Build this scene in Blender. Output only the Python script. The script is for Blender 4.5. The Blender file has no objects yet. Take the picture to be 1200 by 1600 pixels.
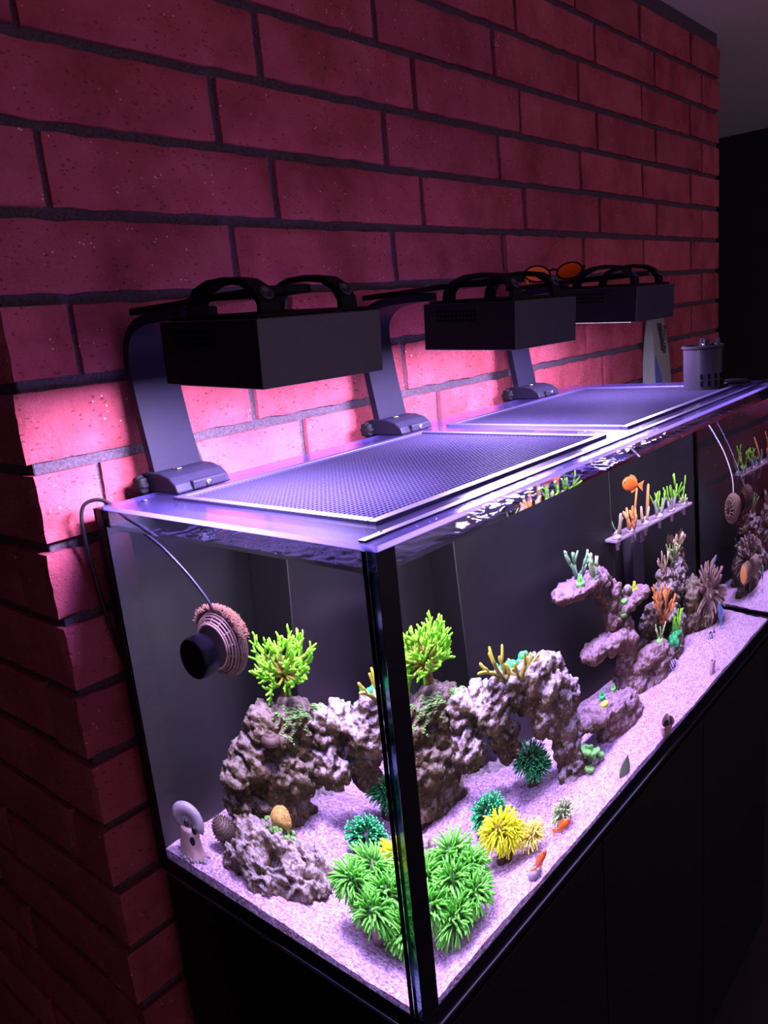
import bpy, bmesh, math, random
from mathutils import Vector, Matrix, Quaternion, noise
from mathutils.bvhtree import BVHTree

SC = bpy.context.scene
COL = SC.collection
PI = math.pi

# ------------------------------------------------------------------ camera, light, exposure
TL, TD, TH = 1.290, 0.495, 0.550          # aquarium length (x), depth (y), height; z = 0 is the top of its glass
WY = TD + 0.032                            # face of the brick wall
FLOOR_Z, CEIL_Z = -1.40, 1.045
cam_d = bpy.data.cameras.new('camera')
cam = bpy.data.objects.new('camera', cam_d)
COL.objects.link(cam)
SC.camera = cam
_p, _y, _r = 0.236315223, 0.732025427, -0.0981547897
_f = Vector((math.cos(_y)*math.cos(_p), math.sin(_y)*math.cos(_p), -math.sin(_p)))
_rt = Vector((math.sin(_y), -math.cos(_y), 0))
_up = _rt.cross(_f)
_r2 = _rt*math.cos(_r) + _up*math.sin(_r)
_u2 = -_rt*math.sin(_r) + _up*math.cos(_r)
m = Matrix((_r2, _u2, -_f)).transposed().to_4x4()
m.translation = (-0.49981872, -0.465013106, 0.200311099)
cam.matrix_world = m
cam_d.sensor_width = 36
cam_d.lens = 1218.06605/1600*36
cam_d.clip_start = 0.01

world = bpy.data.worlds.new('world')
SC.world = world
world.use_nodes = True
_bg = world.node_tree.nodes['Background']
_bg.inputs[0].default_value = (1.0, 0.62, 0.92, 1)
_bg.inputs[1].default_value = 0.48  # even room fill, added to lift the brick wall and ceiling
LAMP_WATTS = 30.0
LAMP_COLOR = (0.71, 0.54, 1.0)
SC.view_settings.view_transform = 'Standard'
SC.view_settings.look = 'None'
SC.view_settings.gamma = 1
SC.view_settings.use_curve_mapping = False
SC.view_settings.exposure = 0.22
cy = SC.cycles
cy.max_bounces = 14
cy.diffuse_bounces = 4
cy.glossy_bounces = 5
cy.transmission_bounces = 8
cy.transparent_max_bounces = 24
cy.sample_clamp_indirect = 6.0
cy.caustics_refractive = False
cy.use_denoising = True
cy.blur_glossy = 0.5

# ------------------------------------------------------------------ materials
MATS = {}
class NT:
    def __init__(s, name):
        s.m = bpy.data.materials.new(name)
        s.m.use_nodes = True
        s.t = s.m.node_tree
        s.t.nodes.clear()
        s.out = s.t.nodes.new('ShaderNodeOutputMaterial')
        MATS[name] = s.m
    def n(s, kind, **kw):
        nd = s.t.nodes.new('ShaderNode' + kind)
        for k, v in kw.items():
            if k in nd.inputs:
                i = nd.inputs[k]
                if hasattr(v, 'is_linked') or isinstance(v, bpy.types.NodeSocket):
                    s.t.links.new(v, i)
                else:
                    i.default_value = v
            else:
                setattr(nd, k, v)
        return nd
    def link(s, a, b):
        s.t.links.new(a, b)
    def coord(s, which='Object'):
        return s.n('TexCoord').outputs[which]
    def noise(s, scale, detail=4, rough=0.6, vec=None, dist=0):
        nd = s.n('TexNoise')
        nd.inputs['Scale'].default_value = scale
        nd.inputs['Detail'].default_value = detail
        nd.inputs['Roughness'].default_value = rough
        nd.inputs['Distortion'].default_value = dist
        s.link(vec if vec is not None else s.coord(), nd.inputs['Vector'])
        return nd.outputs['Fac']
    def ramp(s, fac, stops):
        nd = s.n('ValToRGB')
        s.link(fac, nd.inputs['Fac'])
        e = nd.color_ramp.elements
        while len(e) < len(stops):
            e.new(0.5)
        for q, (p, c) in zip(e, stops):
            q.position = p
            q.color = (*c, 1) if len(c) == 3 else c
        return nd.outputs['Color']
    def mixc(s, fac, a, b, mode='MIX'):
        nd = s.n('Mix', data_type='RGBA', blend_type=mode)
        for v, i in ((fac, nd.inputs[0]), (a, nd.inputs[6]), (b, nd.inputs[7])):
            if isinstance(v, bpy.types.NodeSocket):
                s.link(v, i)
            elif isinstance(v, (int, float)):
                i.default_value = v
            else:
                i.default_value = (*v, 1)
        return nd.outputs[2]
    def math(s, op, a, b=0.0):
        nd = s.n('Math', operation=op)
        for v, i in ((a, nd.inputs[0]), (b, nd.inputs[1])):
            if isinstance(v, bpy.types.NodeSocket):
                s.link(v, i)
            else:
                i.default_value = v
        return nd.outputs[0]
    def bump(s, height, strength=0.5, dist=0.002, normal=None):
        nd = s.n('Bump')
        nd.inputs['Strength'].default_value = strength
        nd.inputs['Distance'].default_value = dist
        s.link(height, nd.inputs['Height'])
        if normal is not None:
            s.link(normal, nd.inputs['Normal'])
        return nd.outputs['Normal']
    def pbr(s, color, rough=0.5, normal=None, metal=0.0, spec=0.5, **kw):
        nd = s.n('BsdfPrincipled')
        for v, k in ((color, 'Base Color'), (rough, 'Roughness'), (metal, 'Metallic'), (spec, 'Specular IOR Level')):
            i = nd.inputs[k]
            if isinstance(v, bpy.types.NodeSocket):
                s.link(v, i)
            else:
                i.default_value = (*v, 1) if isinstance(v, tuple) else v
        if normal is not None:
            s.link(normal, nd.inputs['Normal'])
        for k, v in kw.items():
            nd.inputs[k.replace('_', ' ')].default_value = v
        s.link(nd.outputs[0], s.out.inputs[0])
        return nd

def plain(name, color, rough=0.5, metal=0.0, spec=0.5, nscale=60, namt=0.12, bump=0.0):
    t = NT(name)
    f = t.noise(nscale, 3)
    c = t.mixc(f, tuple(x*(1-namt) for x in color), tuple(min(1, x*(1+namt)) for x in color))
    nrm = t.bump(f, bump, 0.001) if bump else None
    t.pbr(c, rough, nrm, metal, spec)
    return t.m

def mat_brick():
    t = NT('brick')
    oi = t.n('ObjectInfo')
    co = t.n('VectorMath', operation='ADD')
    t.link(t.coord(), co.inputs[0])
    sc = t.n('VectorMath', operation='SCALE')
    t.link(oi.outputs['Location'], sc.inputs[0])
    sc.inputs['Scale'].default_value = 3.1
    t.link(sc.outputs[0], co.inputs[1])
    v = co.outputs[0]
    big = t.noise(9, 4, 0.6, v)
    fine = t.noise(260, 4, 0.7, v)
    c = t.ramp(big, [(0.30, (0.25, 0.048, 0.062)), (0.50, (0.46, 0.094, 0.128)), (0.70, (0.57, 0.145, 0.195))])
    c = t.mixc(t.math('MULTIPLY', fine, 0.75), c, (0.26, 0.040, 0.06))
    rb = t.mixc(oi.outputs['Random'], (0.78, 0.78, 0.80), (1.12, 1.08, 1.05))
    c = t.mixc(1.0, c, rb, 'MULTIPLY')
    spk = t.n('TexVoronoi', feature='F1')
    spk.inputs['Scale'].default_value = 120
    t.link(v, spk.inputs['Vector'])
    gate = t.noise(40, 2, 0.5, v)
    dot = t.math('MULTIPLY', t.math('LESS_THAN', spk.outputs['Distance'], 0.16), t.math('GREATER_THAN', gate, 0.60))
    c = t.mixc(dot, c, (0.62, 0.42, 0.38))
    # pits and drag marks
    mp = t.n('Mapping')
    mp.inputs['Scale'].default_value = (85, 85, 190)
    t.link(v, mp.inputs['Vector'])
    pit = t.n('TexVoronoi', feature='F1')
    pit.inputs['Scale'].default_value = 1.0
    t.link(mp.outputs[0], pit.inputs['Vector'])
    g2 = t.noise(22, 2, 0.5, v)
    pm = t.math('MULTIPLY', t.math('LESS_THAN', pit.outputs['Distance'], t.math('MULTIPLY', t.math('SUBTRACT', t.noise(130, 3, 0.6, v), 0.36), 1.15)), t.math('GREATER_THAN', g2, 0.46))
    c = t.mixc(t.math('MULTIPLY', pm, 0.7), c, (0.12, 0.022, 0.02))
    h = t.math('SUBTRACT', t.math('ADD', t.math('MULTIPLY', fine, 0.55), t.math('MULTIPLY', t.noise(60, 4, 0.6, v), 0.7)), pm)
    t.pbr(c, 0.86, t.bump(h, 1.0, 0.0034), spec=0.2)
    return t.m

def mat_mortar():
    t = NT('mortar')
    f = t.noise(300, 4, 0.7)
    c = t.ramp(f, [(0.3, (0.050, 0.037, 0.052)), (0.7, (0.125, 0.095, 0.125))])
    t.pbr(c, 0.95, t.bump(f, 0.8, 0.003), spec=0.1)
    return t.m

def mat_sand():
    t = NT('sand')
    v = t.n('TexVoronoi', feature='F1')
    v.inputs['Scale'].default_value = 310
    t.link(t.coord(), v.inputs['Vector'])
    big = t.noise(7, 3)
    c = t.mixc(v.outputs['Color'], (0.40, 0.26, 0.33), (0.70, 0.53, 0.56))
    bw = t.n('RGBToBW')
    t.link(v.outputs['Color'], bw.inputs[0])
    c = t.ramp(bw.outputs[0], [(0.10, (0.23, 0.145, 0.215)), (0.45, (0.46, 0.30, 0.43)), (0.85, (0.73, 0.53, 0.70))])
    stain = t.noise(11, 4, 0.65)
    c = t.mixc(t.ramp(stain, [(0.58, (0, 0, 0)), (0.80, (0.55, 0.55, 0.55))]), c, (0.30, 0.15, 0.11))
    h = t.math('MULTIPLY', v.outputs['Distance'], -1.0)
    t.pbr(c, 0.9, t.bump(h, 0.7, 0.0025), spec=0.2)
    return t.m

def mat_rock(name, dark, mid, light, cap, capamt=0.55, scale=1.0):
    t = NT(name)
    n1 = t.noise(26*scale, 6, 0.68)
    n2 = t.noise(95*scale, 5, 0.7)
    base = t.ramp(n1, [(0.30, dark), (0.50, mid), (0.70, light)])
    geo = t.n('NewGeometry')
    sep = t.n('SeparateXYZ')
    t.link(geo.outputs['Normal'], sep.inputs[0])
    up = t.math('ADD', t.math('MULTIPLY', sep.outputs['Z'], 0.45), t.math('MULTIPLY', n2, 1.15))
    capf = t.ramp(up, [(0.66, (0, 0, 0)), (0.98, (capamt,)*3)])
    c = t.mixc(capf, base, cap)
    sp = t.n('TexVoronoi', feature='F1')
    sp.inputs['Scale'].default_value = 150*scale
    t.link(t.coord(), sp.inputs['Vector'])
    wh = t.math('MULTIPLY', t.math('LESS_THAN', sp.outputs['Distance'], 0.17), t.math('GREATER_THAN', t.noise(50, 2), 0.55))
    c = t.mixc(t.math('MULTIPLY', wh, 0.65), c, (0.72, 0.60, 0.68))
    dk = t.math('GREATER_THAN', t.noise(120*scale, 3, 0.6), 0.62)
    c = t.mixc(t.math('MULTIPLY', dk, 0.5), c, tuple(x*0.4 for x in dark))
    h = t.math('ADD', n2, t.math('MULTIPLY', sp.outputs['Distance'], 0.6))
    t.pbr(c, 0.9, t.bump(h, 1.0, 0.006), spec=0.12)
    return t.m

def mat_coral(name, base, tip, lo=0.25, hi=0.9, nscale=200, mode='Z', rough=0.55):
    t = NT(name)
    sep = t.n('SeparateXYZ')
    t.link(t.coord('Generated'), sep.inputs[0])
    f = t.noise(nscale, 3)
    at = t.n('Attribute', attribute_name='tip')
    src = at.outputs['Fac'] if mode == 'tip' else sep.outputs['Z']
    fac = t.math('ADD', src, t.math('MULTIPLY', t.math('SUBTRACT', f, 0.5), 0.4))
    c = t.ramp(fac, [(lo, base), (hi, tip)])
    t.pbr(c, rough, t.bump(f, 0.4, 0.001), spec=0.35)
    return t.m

def mat_thin_clear(name, tint=(0.97, 0.97, 0.99), haze=0.0, hazecol=(0.6, 0.5, 0.9), rough=0.03, fres=1.45, glow=0.0):
    t = NT(name)
    geo = t.n('NewGeometry')
    dt = t.n('VectorMath', operation='DOT_PRODUCT')
    t.link(geo.outputs['Normal'], dt.inputs[0])
    t.link(geo.outputs['Incoming'], dt.inputs[1])
    f0 = ((fres-1)/(fres+1))**2
    om = t.math('SUBTRACT', 1.0, t.math('ABSOLUTE', dt.outputs['Value']))
    fac = t.math('ADD', t.math('MULTIPLY', t.math('POWER', om, 5.0), 1-f0), f0)
    tr = t.n('BsdfTransparent')
    tr.inputs['Color'].default_value = (*tint, 1)
    gl = t.n('BsdfGlossy')
    gl.inputs['Roughness'].default_value = rough
    gl.inputs['Color'].default_value = (1, 1, 1, 1)
    mx = t.n('MixShader')
    t.link(fac, mx.inputs[0])
    t.link(tr.outputs[0], mx.inputs[1])
    t.link(gl.outputs[0], mx.inputs[2])
    o = mx.outputs[0]
    if glow:
        tl = t.n('BsdfTranslucent')
        tl.inputs['Color'].default_value = (*hazecol, 1)
        m3 = t.n('MixShader')
        m3.inputs[0].default_value = glow
        t.link(o, m3.inputs[1])
        t.link(tl.outputs[0], m3.inputs[2])
        o = m3.outputs[0]
    if haze:
        df = t.n('BsdfDiffuse')
        df.inputs['Color'].default_value = (*hazecol, 1)
        m2 = t.n('MixShader')
        m2.inputs[0].default_value = haze
        t.link(o, m2.inputs[1])
        t.link(df.outputs[0], m2.inputs[2])
        o = m2.outputs[0]
    t.link(o, t.out.inputs[0])
    return t.m

def mat_glass_water(name='water_filled_glass', ior=1.333):
    t = NT(name)
    g = t.n('BsdfGlass')
    g.inputs['IOR'].default_value = ior
    g.inputs['Roughness'].default_value = 0.0
    g.inputs['Color'].default_value = (0.985, 0.99, 0.995, 1)
    t.link(g.outputs[0], t.out.inputs[0])
    return t.m

def mat_edge_pipe():
    t = NT('tinted_cut_glass_edge')
    g = t.n('BsdfGlass')
    g.inputs['IOR'].default_value = 1.333
    g.inputs['Roughness'].default_value = 0.12
    g.inputs['Color'].default_value = (0.10, 0.17, 0.20, 1)
    t.link(g.outputs[0], t.out.inputs[0])
    return t.m

def mat_index_matched():
    t = NT('wet_inner_glass')
    g = t.n('BsdfTransparent')
    g.inputs['Color'].default_value = (0.99, 0.99, 1.0, 1)
    t.link(g.outputs[0], t.out.inputs[0])
    return t.m

def mat_emit(name, col, strength):
    t = NT(name)
    e = t.n('Emission')
    e.inputs[0].default_value = (*col, 1)
    e.inputs[1].default_value = strength
    t.link(e.outputs[0], t.out.inputs[0])
    return t.m

BRICK = mat_brick(); MORTAR = mat_mortar(); SAND = mat_sand()
CEIL = plain('ceiling_paint', (0.80, 0.78, 0.80), 0.9, nscale=40, namt=0.05)
DARKPAINT = plain('dark_wall_paint', (0.020, 0.018, 0.024), 0.85)
FLOORM = plain('dark_floor', (0.03, 0.025, 0.025), 0.6, nscale=12)
CABM = plain('black_cabinet', (0.0015, 0.0015, 0.0028), 0.6, spec=0.2, nscale=30)
SEAL = plain('black_silicone', (0.004, 0.0035, 0.009), 0.35, spec=0.18)
BACKP = plain('black_back_panel', (0.0085, 0.0095, 0.0080), 0.5, nscale=9, namt=0.35)
OVERM = plain('black_overflow_plastic', (0.0075, 0.0085, 0.0070), 0.4, nscale=14, namt=0.4)
EDGEG = plain('glass_edge', (0.10, 0.15, 0.22), 0.12, spec=0.8, nscale=25, namt=0.3)
LAMPB = plain('lamp_black', (0.022, 0.021, 0.040), 0.38, nscale=90, namt=0.2)
LAMPD = plain('lamp_deep_black', (0.009, 0.008, 0.011), 0.55, spec=0.06)
HOLE = plain('dark_hole', (0.002, 0.002, 0.003), 1.0, spec=0.0)
ALU = plain('brushed_grey_metal', (0.0075, 0.0068, 0.016), 0.5, spec=0.07, nscale=35, namt=0.25, bump=0.08)
ALUD = plain('dark_grey_metal', (0.010, 0.009, 0.018), 0.45, spec=0.08, nscale=35, namt=0.2)
STEEL = plain('bright_steel', (0.7, 0.7, 0.75), 0.2, metal=1.0)
CABLE = plain('black_cable', (0.015, 0.013, 0.018), 0.4)
CUPM = plain('smoked_grey_plastic', (0.009, 0.008, 0.014), 0.3, spec=0.15, nscale=15)
LID = mat_thin_clear('clear_acrylic', (0.74, 0.73, 0.95), 0.006, (0.40, 0.32, 0.95), 0.12, 1.42, glow=0.07)
LIDEDGE = plain('frosted_acrylic_edge', (0.020, 0.017, 0.055), 0.4, spec=0.2, namt=0.05)
def mat_clear_plastic(name, dif, trl, f_trl, f_clear, f_gloss=0.012, rough=0.35):
    t = NT(name)
    d = t.n('BsdfDiffuse'); d.inputs[0].default_value = (*dif, 1)
    tl = t.n('BsdfTranslucent'); tl.inputs[0].default_value = (*trl, 1)
    g = t.n('BsdfGlossy'); g.inputs[0].default_value = (0.8, 0.8, 0.9, 1); g.inputs['Roughness'].default_value = rough
    tr = t.n('BsdfTransparent')
    o = d.outputs[0]
    for f, b in ((f_trl, tl), (f_clear, tr), (f_gloss, g)):
        m_ = t.n('MixShader'); m_.inputs[0].default_value = f
        t.link(o, m_.inputs[1]); t.link(b.outputs[0], m_.inputs[2])
        o = m_.outputs[0]
    t.link(o, t.out.inputs[0])
    return t.m
NETM = mat_clear_plastic('translucent_netting', (0.020, 0.017, 0.038), (0.13, 0.11, 0.26), 0.35, 0.10, 0.008)
EDGEGLOW = mat_clear_plastic('clear_acrylic_edge', (0.10, 0.08, 0.25), (0.30, 0.25, 0.60), 0.5, 0.5, 0.03, 0.15)
WATER = mat_thin_clear('water_surface', (0.82, 0.83, 0.86), 0.0, rough=0.01, fres=1.5)
GLASSDRY = mat_thin_clear('dry_glass', (0.97, 0.98, 0.98), 0.0, rough=0.0, fres=1.35)
GLASSWET = mat_glass_water()
GLASSEND = mat_glass_water('water_filled_end_glass', 1.383)
INNER = mat_index_matched()
EDGEP = mat_edge_pipe()
EDGEHL = plain('blue_edge_highlight', (0.45, 0.55, 0.95), 0.14, metal=1.0, namt=0.03)  # blue highlight of the bottom glass edge, put into the metal colour
LED = mat_emit('led_panel', (0.75, 0.6, 1.0), 6.0)
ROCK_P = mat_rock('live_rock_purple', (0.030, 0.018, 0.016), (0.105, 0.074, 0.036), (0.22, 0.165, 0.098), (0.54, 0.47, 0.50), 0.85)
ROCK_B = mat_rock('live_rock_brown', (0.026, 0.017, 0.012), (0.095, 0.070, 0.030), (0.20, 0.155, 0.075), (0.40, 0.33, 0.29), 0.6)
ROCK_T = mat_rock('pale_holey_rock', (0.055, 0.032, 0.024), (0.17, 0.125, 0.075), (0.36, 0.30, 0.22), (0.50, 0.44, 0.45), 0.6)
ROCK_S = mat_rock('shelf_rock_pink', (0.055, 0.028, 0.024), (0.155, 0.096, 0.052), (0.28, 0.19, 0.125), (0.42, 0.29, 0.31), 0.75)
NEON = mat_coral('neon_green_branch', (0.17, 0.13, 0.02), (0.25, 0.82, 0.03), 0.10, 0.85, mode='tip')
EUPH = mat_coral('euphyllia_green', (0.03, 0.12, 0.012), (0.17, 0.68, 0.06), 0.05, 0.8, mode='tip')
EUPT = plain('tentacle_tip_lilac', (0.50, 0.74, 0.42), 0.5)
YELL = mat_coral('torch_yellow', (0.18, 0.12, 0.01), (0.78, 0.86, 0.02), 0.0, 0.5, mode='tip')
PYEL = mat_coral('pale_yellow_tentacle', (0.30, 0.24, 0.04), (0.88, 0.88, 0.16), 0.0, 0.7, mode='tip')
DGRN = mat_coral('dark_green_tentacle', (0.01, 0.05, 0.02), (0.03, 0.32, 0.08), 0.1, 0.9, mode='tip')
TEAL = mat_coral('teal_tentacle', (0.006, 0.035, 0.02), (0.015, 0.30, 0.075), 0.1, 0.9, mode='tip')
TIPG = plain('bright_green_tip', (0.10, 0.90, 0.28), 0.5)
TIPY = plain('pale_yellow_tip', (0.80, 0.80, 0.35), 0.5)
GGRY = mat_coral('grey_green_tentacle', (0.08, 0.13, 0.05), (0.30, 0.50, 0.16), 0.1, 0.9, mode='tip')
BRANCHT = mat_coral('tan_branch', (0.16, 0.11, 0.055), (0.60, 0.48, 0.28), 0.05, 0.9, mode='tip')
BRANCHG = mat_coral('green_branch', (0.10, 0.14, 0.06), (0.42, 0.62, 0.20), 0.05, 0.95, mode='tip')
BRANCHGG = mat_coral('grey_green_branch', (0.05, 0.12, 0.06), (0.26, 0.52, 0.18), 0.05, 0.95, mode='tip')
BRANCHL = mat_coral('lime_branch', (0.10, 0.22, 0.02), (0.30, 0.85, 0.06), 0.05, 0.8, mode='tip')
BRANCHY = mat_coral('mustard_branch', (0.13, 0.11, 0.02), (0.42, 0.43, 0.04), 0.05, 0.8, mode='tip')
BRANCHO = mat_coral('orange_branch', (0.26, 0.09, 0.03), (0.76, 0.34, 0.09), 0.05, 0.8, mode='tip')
LEATH = mat_coral('brown_leather', (0.07, 0.042, 0.028), (0.24, 0.155, 0.125), 0.05, 0.95, mode='tip')
ENCG = plain('green_encrusting', (0.13, 0.30, 0.055), 0.8, nscale=120, namt=0.7, bump=0.8)
ENCM = plain('mint_encrusting', (0.03, 0.50, 0.12), 0.6, nscale=120, namt=0.3, bump=0.6)
MUSH = plain('green_mushroom', (0.17, 0.50, 0.09), 0.7, nscale=90, namt=0.3, bump=0.5)
ENCY = plain('ochre_coral', (0.36, 0.23, 0.045), 0.8, nscale=160, namt=0.6, bump=0.9)
NEOND = plain('neon_green_disc', (0.22, 0.85, 0.10), 0.6, nscale=90, namt=0.3)
NEONY = plain('neon_yellow_disc', (0.62, 0.90, 0.04), 0.6, nscale=90, namt=0.3)
SHELLM = plain('grey_shell', (0.30, 0.26, 0.28), 0.5, nscale=60, namt=0.4, bump=0.4)
SHELLB = plain('brown_shell', (0.10, 0.065, 0.045), 0.6, nscale=80, namt=0.5, bump=0.6)
SHELLP = plain('pinkish_tube_shell', (0.54, 0.36, 0.33), 0.6, nscale=90, namt=0.4, bump=0.5)
INSIDE = plain('dark_shell_mouth', (0.016, 0.009, 0.007), 0.95, spec=0.1)
FISHO = plain('orange_fish', (0.90, 0.16, 0.015), 0.35, nscale=60, namt=0.2)
FISHF = plain('orange_fin', (0.95, 0.28, 0.05), 0.4)
FISHW = plain('silver_fish', (0.60, 0.52, 0.56), 0.35)
FISHB = plain('black_stripe', (0.012, 0.010, 0.016), 0.4)
FISHBL = plain('steel_blue_fish', (0.10, 0.17, 0.33), 0.35)
EYE = plain('fish_eye', (0.01, 0.01, 0.01), 0.1)
FUR = plain('orange_brown_algae', (0.185, 0.088, 0.042), 0.95, nscale=220, namt=0.6, bump=1.0)
RIB = plain('mottled_pump_rib', (0.17, 0.098, 0.055), 0.6, nscale=120, namt=0.8, bump=0.4)
ORANGE = plain('orange_pump_front', (0.55, 0.24, 0.06), 0.5, nscale=90, namt=0.3)
RACK = plain('cloudy_acrylic_rack', (0.36, 0.29, 0.33), 0.25, namt=0.1)
PLUG = plain('ceramic_plug', (0.48, 0.40, 0.44), 0.6, namt=0.2)
GREYB = plain('grey_magnet', (0.085, 0.085, 0.10), 0.5)
SEAMG = plain('grey_seam', (0.035, 0.030, 0.030), 0.7, spec=0.1)
BAGM = plain('pale_paper_bag', (0.20, 0.235, 0.20), 0.6, nscale=20, namt=0.15)
BAGB = plain('blue_bag_side', (0.06, 0.09, 0.30), 0.5)
BLACKP = plain('black_print', (0.012, 0.012, 0.012), 0.6)
LENSO = plain('orange_lens', (0.85, 0.13, 0.01), 0.15, spec=0.2)
TIPO = plain('bright_orange_temple_tip', (1.0, 0.22, 0.01), 0.35)
WHITEC = plain('white_cable', (0.55, 0.52, 0.58), 0.4)

# ------------------------------------------------------------------ mesh helpers
class MB:
    """collects vertices and faces of one mesh"""
    def __init__(s):
        s.v, s.f, s.mi, s.tip = [], [], [], []
    def add(s, vs, fs, mi=0, tip=None):
        o = len(s.v)
        s.v.extend([tuple(v) for v in vs])
        s.f.extend([tuple(i+o for i in f) for f in fs])
        s.mi.extend([mi]*len(fs))
        s.tip.extend(tip if tip is not None else [0.0]*len(vs))
        return s
    def box(s, lo, hi, mi=0, mat=None, b=0.0):
        (x0, y0, z0), (x1, y1, z1) = lo, hi
        if b <= 0:
            vs = [Vector((x, y, z)) for x in (x0, x1) for y in (y0, y1) for z in (z0, z1)]
            fs = [(0, 1, 3, 2), (4, 6, 7, 5), (0, 4, 5, 1), (2, 3, 7, 6), (0, 2, 6, 4), (1, 5, 7, 3)]
        else:
            bm = bmesh.new()
            bmesh.ops.create_cube(bm, size=1)
            for q in bm.verts:
                q.co = Vector((x0+(q.co.x+.5)*(x1-x0), y0+(q.co.y+.5)*(y1-y0), z0+(q.co.z+.5)*(z1-z0)))
            bmesh.ops.bevel(bm, geom=bm.edges[:], offset=b, segments=2, affect='EDGES', profile=0.5)
            bm.verts.index_update()
            vs = [q.co.copy() for q in bm.verts]
            fs = [tuple(q.index for q in f.verts) for f in bm.faces]
            bm.free()
        if mat is not None:
            vs = [mat @ v for v in vs]
        return s.add(vs, fs, mi)
    def ring_loft(s, rings, cap0=True, cap1=True, mi=0, tips=None, closed=False):
        n = len(rings[0])
        vs = [p for r in rings for p in r]
        fs = []
        for i in range(len(rings)-1):
            for k in range(n):
                a, b = i*n+k, i*n+(k+1) % n
                fs.append((a, b, b+n, a+n))
        if cap0:
            fs.append(tuple(range(n-1, -1, -1)))
        if cap1:
            fs.append(tuple((len(rings)-1)*n+k for k in range(n)))
        tp = None
        if tips is not None:
            tp = [t for t in tips for _ in range(n)]
        return s.add(vs, fs, mi, tp)
    def tube(s, path, radii, sides=6, mi=0, tips=None, round_tip=False):
        path = [Vector(p) for p in path]
        if not isinstance(radii, (list, tuple)):
            radii = [radii]*len(path)
        radii = list(radii)
        tips = list(tips) if tips is not None else None
        if round_tip and len(path) > 1:
            d = (path[-1]-path[-2]).normalized()
            r = radii[-1]
            path.append(path[-1]+d*r*0.7); radii.append(r*0.7)
            path.append(path[-2]+d*r*1.0); radii.append(r*0.25)
            if tips is not None:
                tips += [tips[-1], tips[-1]]
        t0 = (path[1]-path[0]).normalized()
        ref = Vector((0, 0, 1)) if abs(t0.z) < 0.9 else Vector((1, 0, 0))
        u = t0.cross(ref).normalized()
        rings = []
        for i, p in enumerate(path):
            if i == 0:
                t = t0
            elif i == len(path)-1:
                t = (path[i]-path[i-1]).normalized()
            else:
                t = (path[i+1]-path[i-1]).normalized()
            u = (u - t*u.dot(t))
            if u.length < 1e-6:
                u = t.orthogonal()
            u.normalize()
            w = t.cross(u)
            rings.append([p + (u*math.cos(2*PI*k/sides) + w*math.sin(2*PI*k/sides))*radii[i] for k in range(sides)])
        return s.ring_loft(rings, mi=mi, tips=tips)
    def strip(s, path, widths, thick, across=Vector((1, 0, 0)), mi=0):
        """a bent bar of rectangular section: width along `across`"""
        path = [Vector(p) for p in path]
        if not isinstance(widths, (list, tuple)):
            widths = [widths]*len(path)
        rings = []
        for i, p in enumerate(path):
            t = (path[min(i+1, len(path)-1)]-path[max(i-1, 0)]).normalized()
            nrm = across.cross(t).normalized()
            w = widths[i]/2
            rings.append([p-across*w-nrm*thick/2, p+across*w-nrm*thick/2, p+across*w+nrm*thick/2, p-across*w+nrm*thick/2])
        return s.ring_loft(rings, mi=mi)
    def lathe(s, prof, segs=24, mat=None, mi=0, cap0=True, cap1=True):
        rings = [[Vector((r*math.cos(2*PI*k/segs), r*math.sin(2*PI*k/segs), z)) for k in range(segs)] for r, z in prof]
        if mat is not None:
            rings = [[mat @ p for p in r] for r in rings]
        return s.ring_loft(rings, cap0, cap1, mi)
    def ball(s, c, r, mi=0, seg=12, rings=8, mat=None, tip=0.0):
        rx, ry, rz = (r, r, r) if isinstance(r, (int, float)) else r
        vs = [Vector((0, 0, -rz))]
        for i in range(1, rings):
            a = -PI/2+PI*i/rings
            for k in range(seg):
                b = 2*PI*k/seg
                vs.append(Vector((rx*math.cos(a)*math.cos(b), ry*math.cos(a)*math.sin(b), rz*math.sin(a))))
        vs.append(Vector((0, 0, rz)))
        fs = []
        for k in range(seg):
            fs.append((0, 1+(k+1) % seg, 1+k))
        for i in range(rings-2):
            for k in range(seg):
                a, b = 1+i*seg+k, 1+i*seg+(k+1) % seg
                fs.append((a, b, b+seg, a+seg))
        L = len(vs)-1
        o = 1+(rings-2)*seg
        for k in range(seg):
            fs.append((o+k, o+(k+1) % seg, L))
        if mat is not None:
            vs = [mat @ v for v in vs]
        vs = [v+Vector(c) for v in vs]
        return s.add(vs, fs, mi, [tip]*len(vs))
    def build(s, name, mats, parent=None, smooth=True, loc=None, angle=None):
        me = bpy.data.meshes.new(name)
        me.from_pydata(s.v, [], s.f)
        if not isinstance(mats, (list, tuple)):
            mats = [mats]
        for mm in mats:
            me.materials.append(mm)
        if len(mats) > 1:
            me.polygons.foreach_set('material_index', s.mi)
        if any(s.tip):
            a = me.attributes.new('tip', 'FLOAT', 'POINT')
            a.data.foreach_set('value', s.tip)
        me.update()
        if smooth:
            me.polygons.foreach_set('use_smooth', [True]*len(me.polygons))
            if angle is not None:
                me.set_sharp_from_angle(angle=math.radians(angle))
        return link(name, me, parent, loc)

def link(name, me, parent=None, loc=None):
    o = bpy.data.objects.new(name, me)
    COL.objects.link(o)
    if parent is not None:
        o.parent = parent
    if loc is not None:
        o.location = loc
    return o

def thing(name, label, cat, loc=(0, 0, 0), group=None, rot=None):
    o = bpy.data.objects.new(name, None)
    COL.objects.link(o)
    o.empty_display_size = 0.02
    o.location = loc
    if rot is not None:
        o.rotation_euler = rot
    return tag(o, label, cat, group)

def tag(o, label, cat, group=None, kind=None):
    o['label'] = label
    o['category'] = cat
    if group:
        o['group'] = group
    if kind:
        o['kind'] = kind
    return o

def structure(o):
    o['kind'] = 'structure'
    return o

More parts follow.
